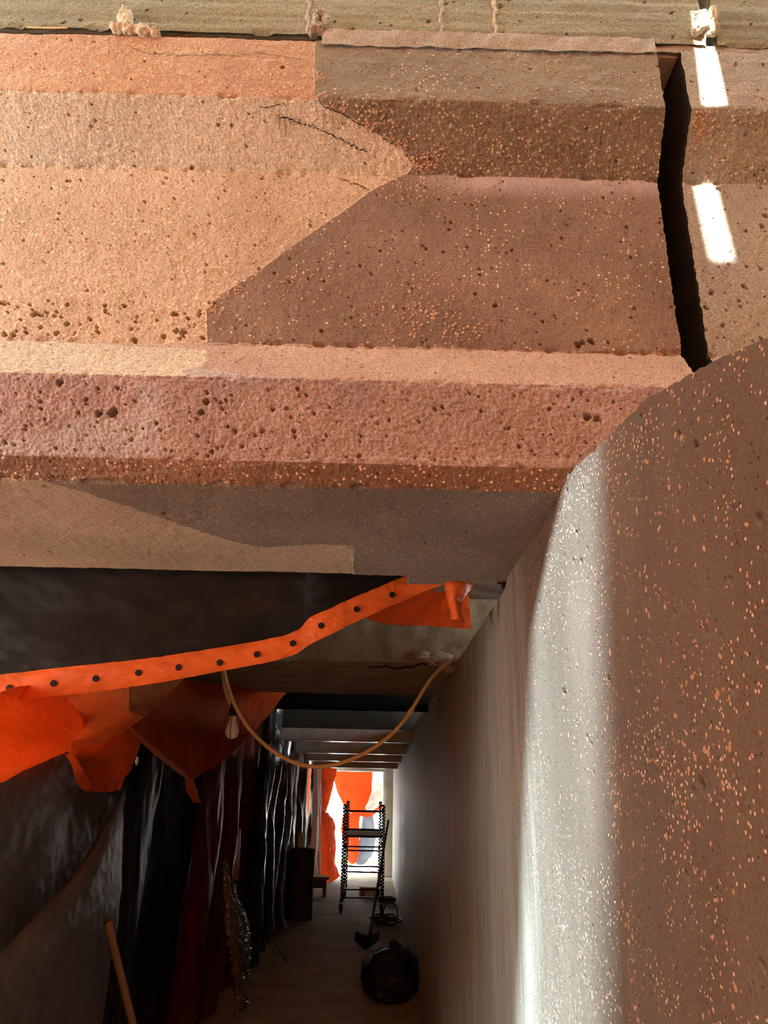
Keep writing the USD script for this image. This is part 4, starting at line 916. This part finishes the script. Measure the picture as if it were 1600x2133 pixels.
# bag, coil of cable, scrap
bg = thing('black_bag', 'lumpy black bag slumped on the floor against the side wall', 'bag', loc=(0.20, 7.15, 0.0))
sk_ = lump(81, (0.24, 0.30, 0.19), 0.30, 4, 1.6); sk_.vertices[:, 2] = np.maximum(sk_.vertices[:, 2], -0.15) + 0.155
sk_.vertices[:, 0] = np.minimum(sk_.vertices[:, 0], 0.2)
obj('sack', sk_, mat['black_bag'], bg, smooth=True)
nk = lump(82, (0.05, 0.06, 0.06), 0.5, 3); obj('tied_neck', placed(nk, (0.02, 0.02, 0.34)), mat['black_bag'], bg, smooth=True)
co = thing('cable_coil', 'tangled coil of dark cable on the floor by the side wall', 'cable', loc=(0.20, 10.6, 0.0))
tt = np.linspace(0, 2 * math.pi * 7, 260); cr_ = np.random.default_rng(4)
obj('coil', tube(np.c_[(0.15 + 0.03 * np.sin(tt * 0.37)) * np.cos(tt) - 0.0 + 0.02 * np.sin(tt * .21), (0.17 + 0.03 * np.cos(tt * 0.53)) * np.sin(tt), 0.018 + 0.05 * (0.5 + 0.5 * np.sin(tt * 0.61)) + 0.02 * np.sin(tt * 1.7) + 0.02], 0.010, 6), mat['dark_cable'], co, smooth=True)
obj('loose_loop', tube([(0.06 + 0.09 * math.cos(a), 0.12 * math.sin(a) * 0.3, 0.13 + 0.12 * math.sin(a)) for a in np.linspace(-0.3, 3.5, 30)], 0.010, 6), mat['dark_cable'], co, smooth=True)
c2_ = thing('cable_coil', 'flat ring of dark cable further off by the side wall, beside the scaffold', 'cable', loc=(0.25, 12.6, 0.0))
obj('coil', tube([((0.13 + 0.004 * k) * math.cos(a), 0.16 * math.sin(a), 0.02 + 0.02 * k) for k in range(3) for a in np.linspace(0, 6.28, 24, endpoint=False)], 0.010, 6), mat['dark_cable'], c2_, smooth=True)

# beyond the opening
def P(px, py, y):
    return at(px, py, 1, y)
fo1 = thing('far_tarp', 'orange tarpaulin hung across the far opening, gathered low in the middle', 'tarp')
obj('upper_sheet', cloth(net([[(676, 1590, 17.2), (720, 1590, 17.1), (760, 1590, 17.1), (810, 1590, 17.1)], [(695, 1625, 17.1), (720, 1630, 17.1), (760, 1640, 17.2), (806, 1640, 17.1)], [(704, 1650, 17.2), (725, 1665, 17.2), (760, 1680, 17.2), (802, 1668, 17.2)], [(722, 1690, 17.2), (735, 1695, 17.25), (760, 1700, 17.3), (785, 1694, 17.2)]], 1, 17), 60, 60, 0.05, 2.2, 91, 0.5), mat['far_orange'], fo1, smooth=True)
obj('lower_sheet', cloth(net([[(722, 1690, 17.2), (735, 1694, 17.2), (752, 1698, 17.2)], [(712, 1722, 17.3), (728, 1726, 17.2), (748, 1722, 17.2)], [(718, 1760, 17.3), (732, 1765, 17.2), (748, 1760, 17.2)], [(724, 1795, 17.3), (734, 1800, 17.2), (744, 1794, 17.2)]], 1, 17), 50, 40, 0.05, 3, 92, 0.5), mat['far_orange'], fo1, smooth=True)
fw = thing('far_sheet', 'pale plastic sheet caught up in the top corner of the far opening', 'plastic sheet')
obj('sheet', cloth(net([[(776, 1600, 16.5), (788, 1600, 16.5), (802, 1600, 16.5)], [(770, 1660, 16.85), (782, 1643, 16.85), (800, 1626, 16.85)], [(762, 1682, 16.85), (780, 1668, 16.85), (800, 1652, 16.85)], [(768, 1690, 16.9), (778, 1685, 16.9), (800, 1670, 16.9)]], 1, 17), 30, 30, 0.04, 4, 93, 0.4), mat['white_sheet'], fw, smooth=True)
fg = thing('far_sheet', 'grey-blue plastic sheet hanging beside the far orange tarpaulin', 'plastic sheet')
obj('sheet', cloth(net([[(756, 1596, 17.4), (768, 1596, 17.4), (780, 1596, 17.4)], [(756, 1700, 17.4), (766, 1700, 17.4), (778, 1706, 17.4)], [(752, 1735, 17.3), (765, 1735, 17.25), (782, 1735, 17.3)], [(748, 1765, 17.3), (764, 1765, 17.25), (780, 1765, 17.3)], [(742, 1800, 17.3), (758, 1800, 17.25), (770, 1785, 17.3)]], 1, 17), 40, 40, 0.05, 3, 94, 0.6), mat['grey_sheet'], fg, smooth=True)
sd = thing('far_curtain', 'orange curtain of tarpaulin tied back at the far opening, reaching the floor', 'tarp')
obj('upper_drape', cloth(net([[(640, 1600, 15.4), (665, 1598, 15.5), (690, 1600, 15.6), (700, 1602, 15.7)], [(628, 1660, 15.2), (650, 1655, 15.3), (675, 1660, 15.5), (690, 1655, 15.6)], [(628, 1700, 15.2), (645, 1700, 15.3), (662, 1700, 15.5), (678, 1695, 15.6)]], 1, 15.5), 60, 60, 0.05, 3, 95, 0.6), mat['curtain_orange'], sd, smooth=True)
obj('lower_drape', cloth(net([[(658, 1690, 15.3), (668, 1690, 15.2), (682, 1694, 15.4)], [(660, 1740, 15.3), (676, 1735, 15.1), (698, 1735, 15.4)], [(660, 1790, 15.3), (678, 1790, 15.1), (698, 1780, 15.4)], [(660, 1832, 15.3), (682, 1840, 15.1), (708, 1825, 15.3)]], 1, 15.3), 70, 50, 0.05, 4, 96, 0.8, (1, 1, .4)), mat['curtain_orange'], sd, smooth=True)
fp = thing('plywood_sheet', 'brown plywood sheet standing on edge outside behind the scaffold', 'plywood')
q0, q1 = P(712, 1828, 18.6), P(784, 1828, 18.6)
obj('panel', bevel_box(q0[0] - 0.3, q1[0], 18.6, 18.62, 0.0, P(750, 1790, 18.6)[2], .003), mat['ply'], fp)
obj('batten', bevel_box(q0[0] - 0.3, q1[0], 18.57, 18.6, P(750, 1806, 18.6)[2], P(750, 1802, 18.6)[2], .003), mat['wood'], fp)
ht = thing('rolled_sheet', 'white rolled sheet lying on the paving before the plywood', 'plastic sheet')
obj('roll', tube(spline([P(712, 1822, 18.2), P(725, 1826, 18.1), P(742, 1829, 18.0), P(775, 1830, 18.0)], 30), np.linspace(.07, .04, 30), 10), mat['white'], ht, smooth=True)
rb = thing('barrier_board', 'red and white barrier board lying on the floor at the far opening', 'barrier')
ra = at(752, 1870, 2, 0.0); 
obj('white_board', bevel_box(ra[0] - 0.03, ra[0] + 0.34, ra[1] + 0.02, ra[1] + 0.05, 0.01, 0.15, .004), mat['white'], rb)
obj('red_band', bevel_box(ra[0] - 0.0, ra[0] + 0.30, ra[1] + 0.012, ra[1] + 0.021, 0.10, 0.135, .002), mat['red'], rb)
obj('red_band', bevel_box(ra[0] + 0.0, ra[0] + 0.05, ra[1] + 0.011, ra[1] + 0.0205, 0.02, 0.10, .002), mat['red'], rb)
rw = thing('crumpled_bag', 'crumpled red and white bag by the far door frame', 'bag')
obj('bag_body', placed(lump(55, (.10, .10, .16), .5, 3), P(779, 1818, 16.9)), mat['white'], rw, smooth=40)
obj('red_print', placed(lump(56, (.07, .03, .07), .5, 3), P(778, 1824, 16.78)), mat['red'], rw, smooth=40)
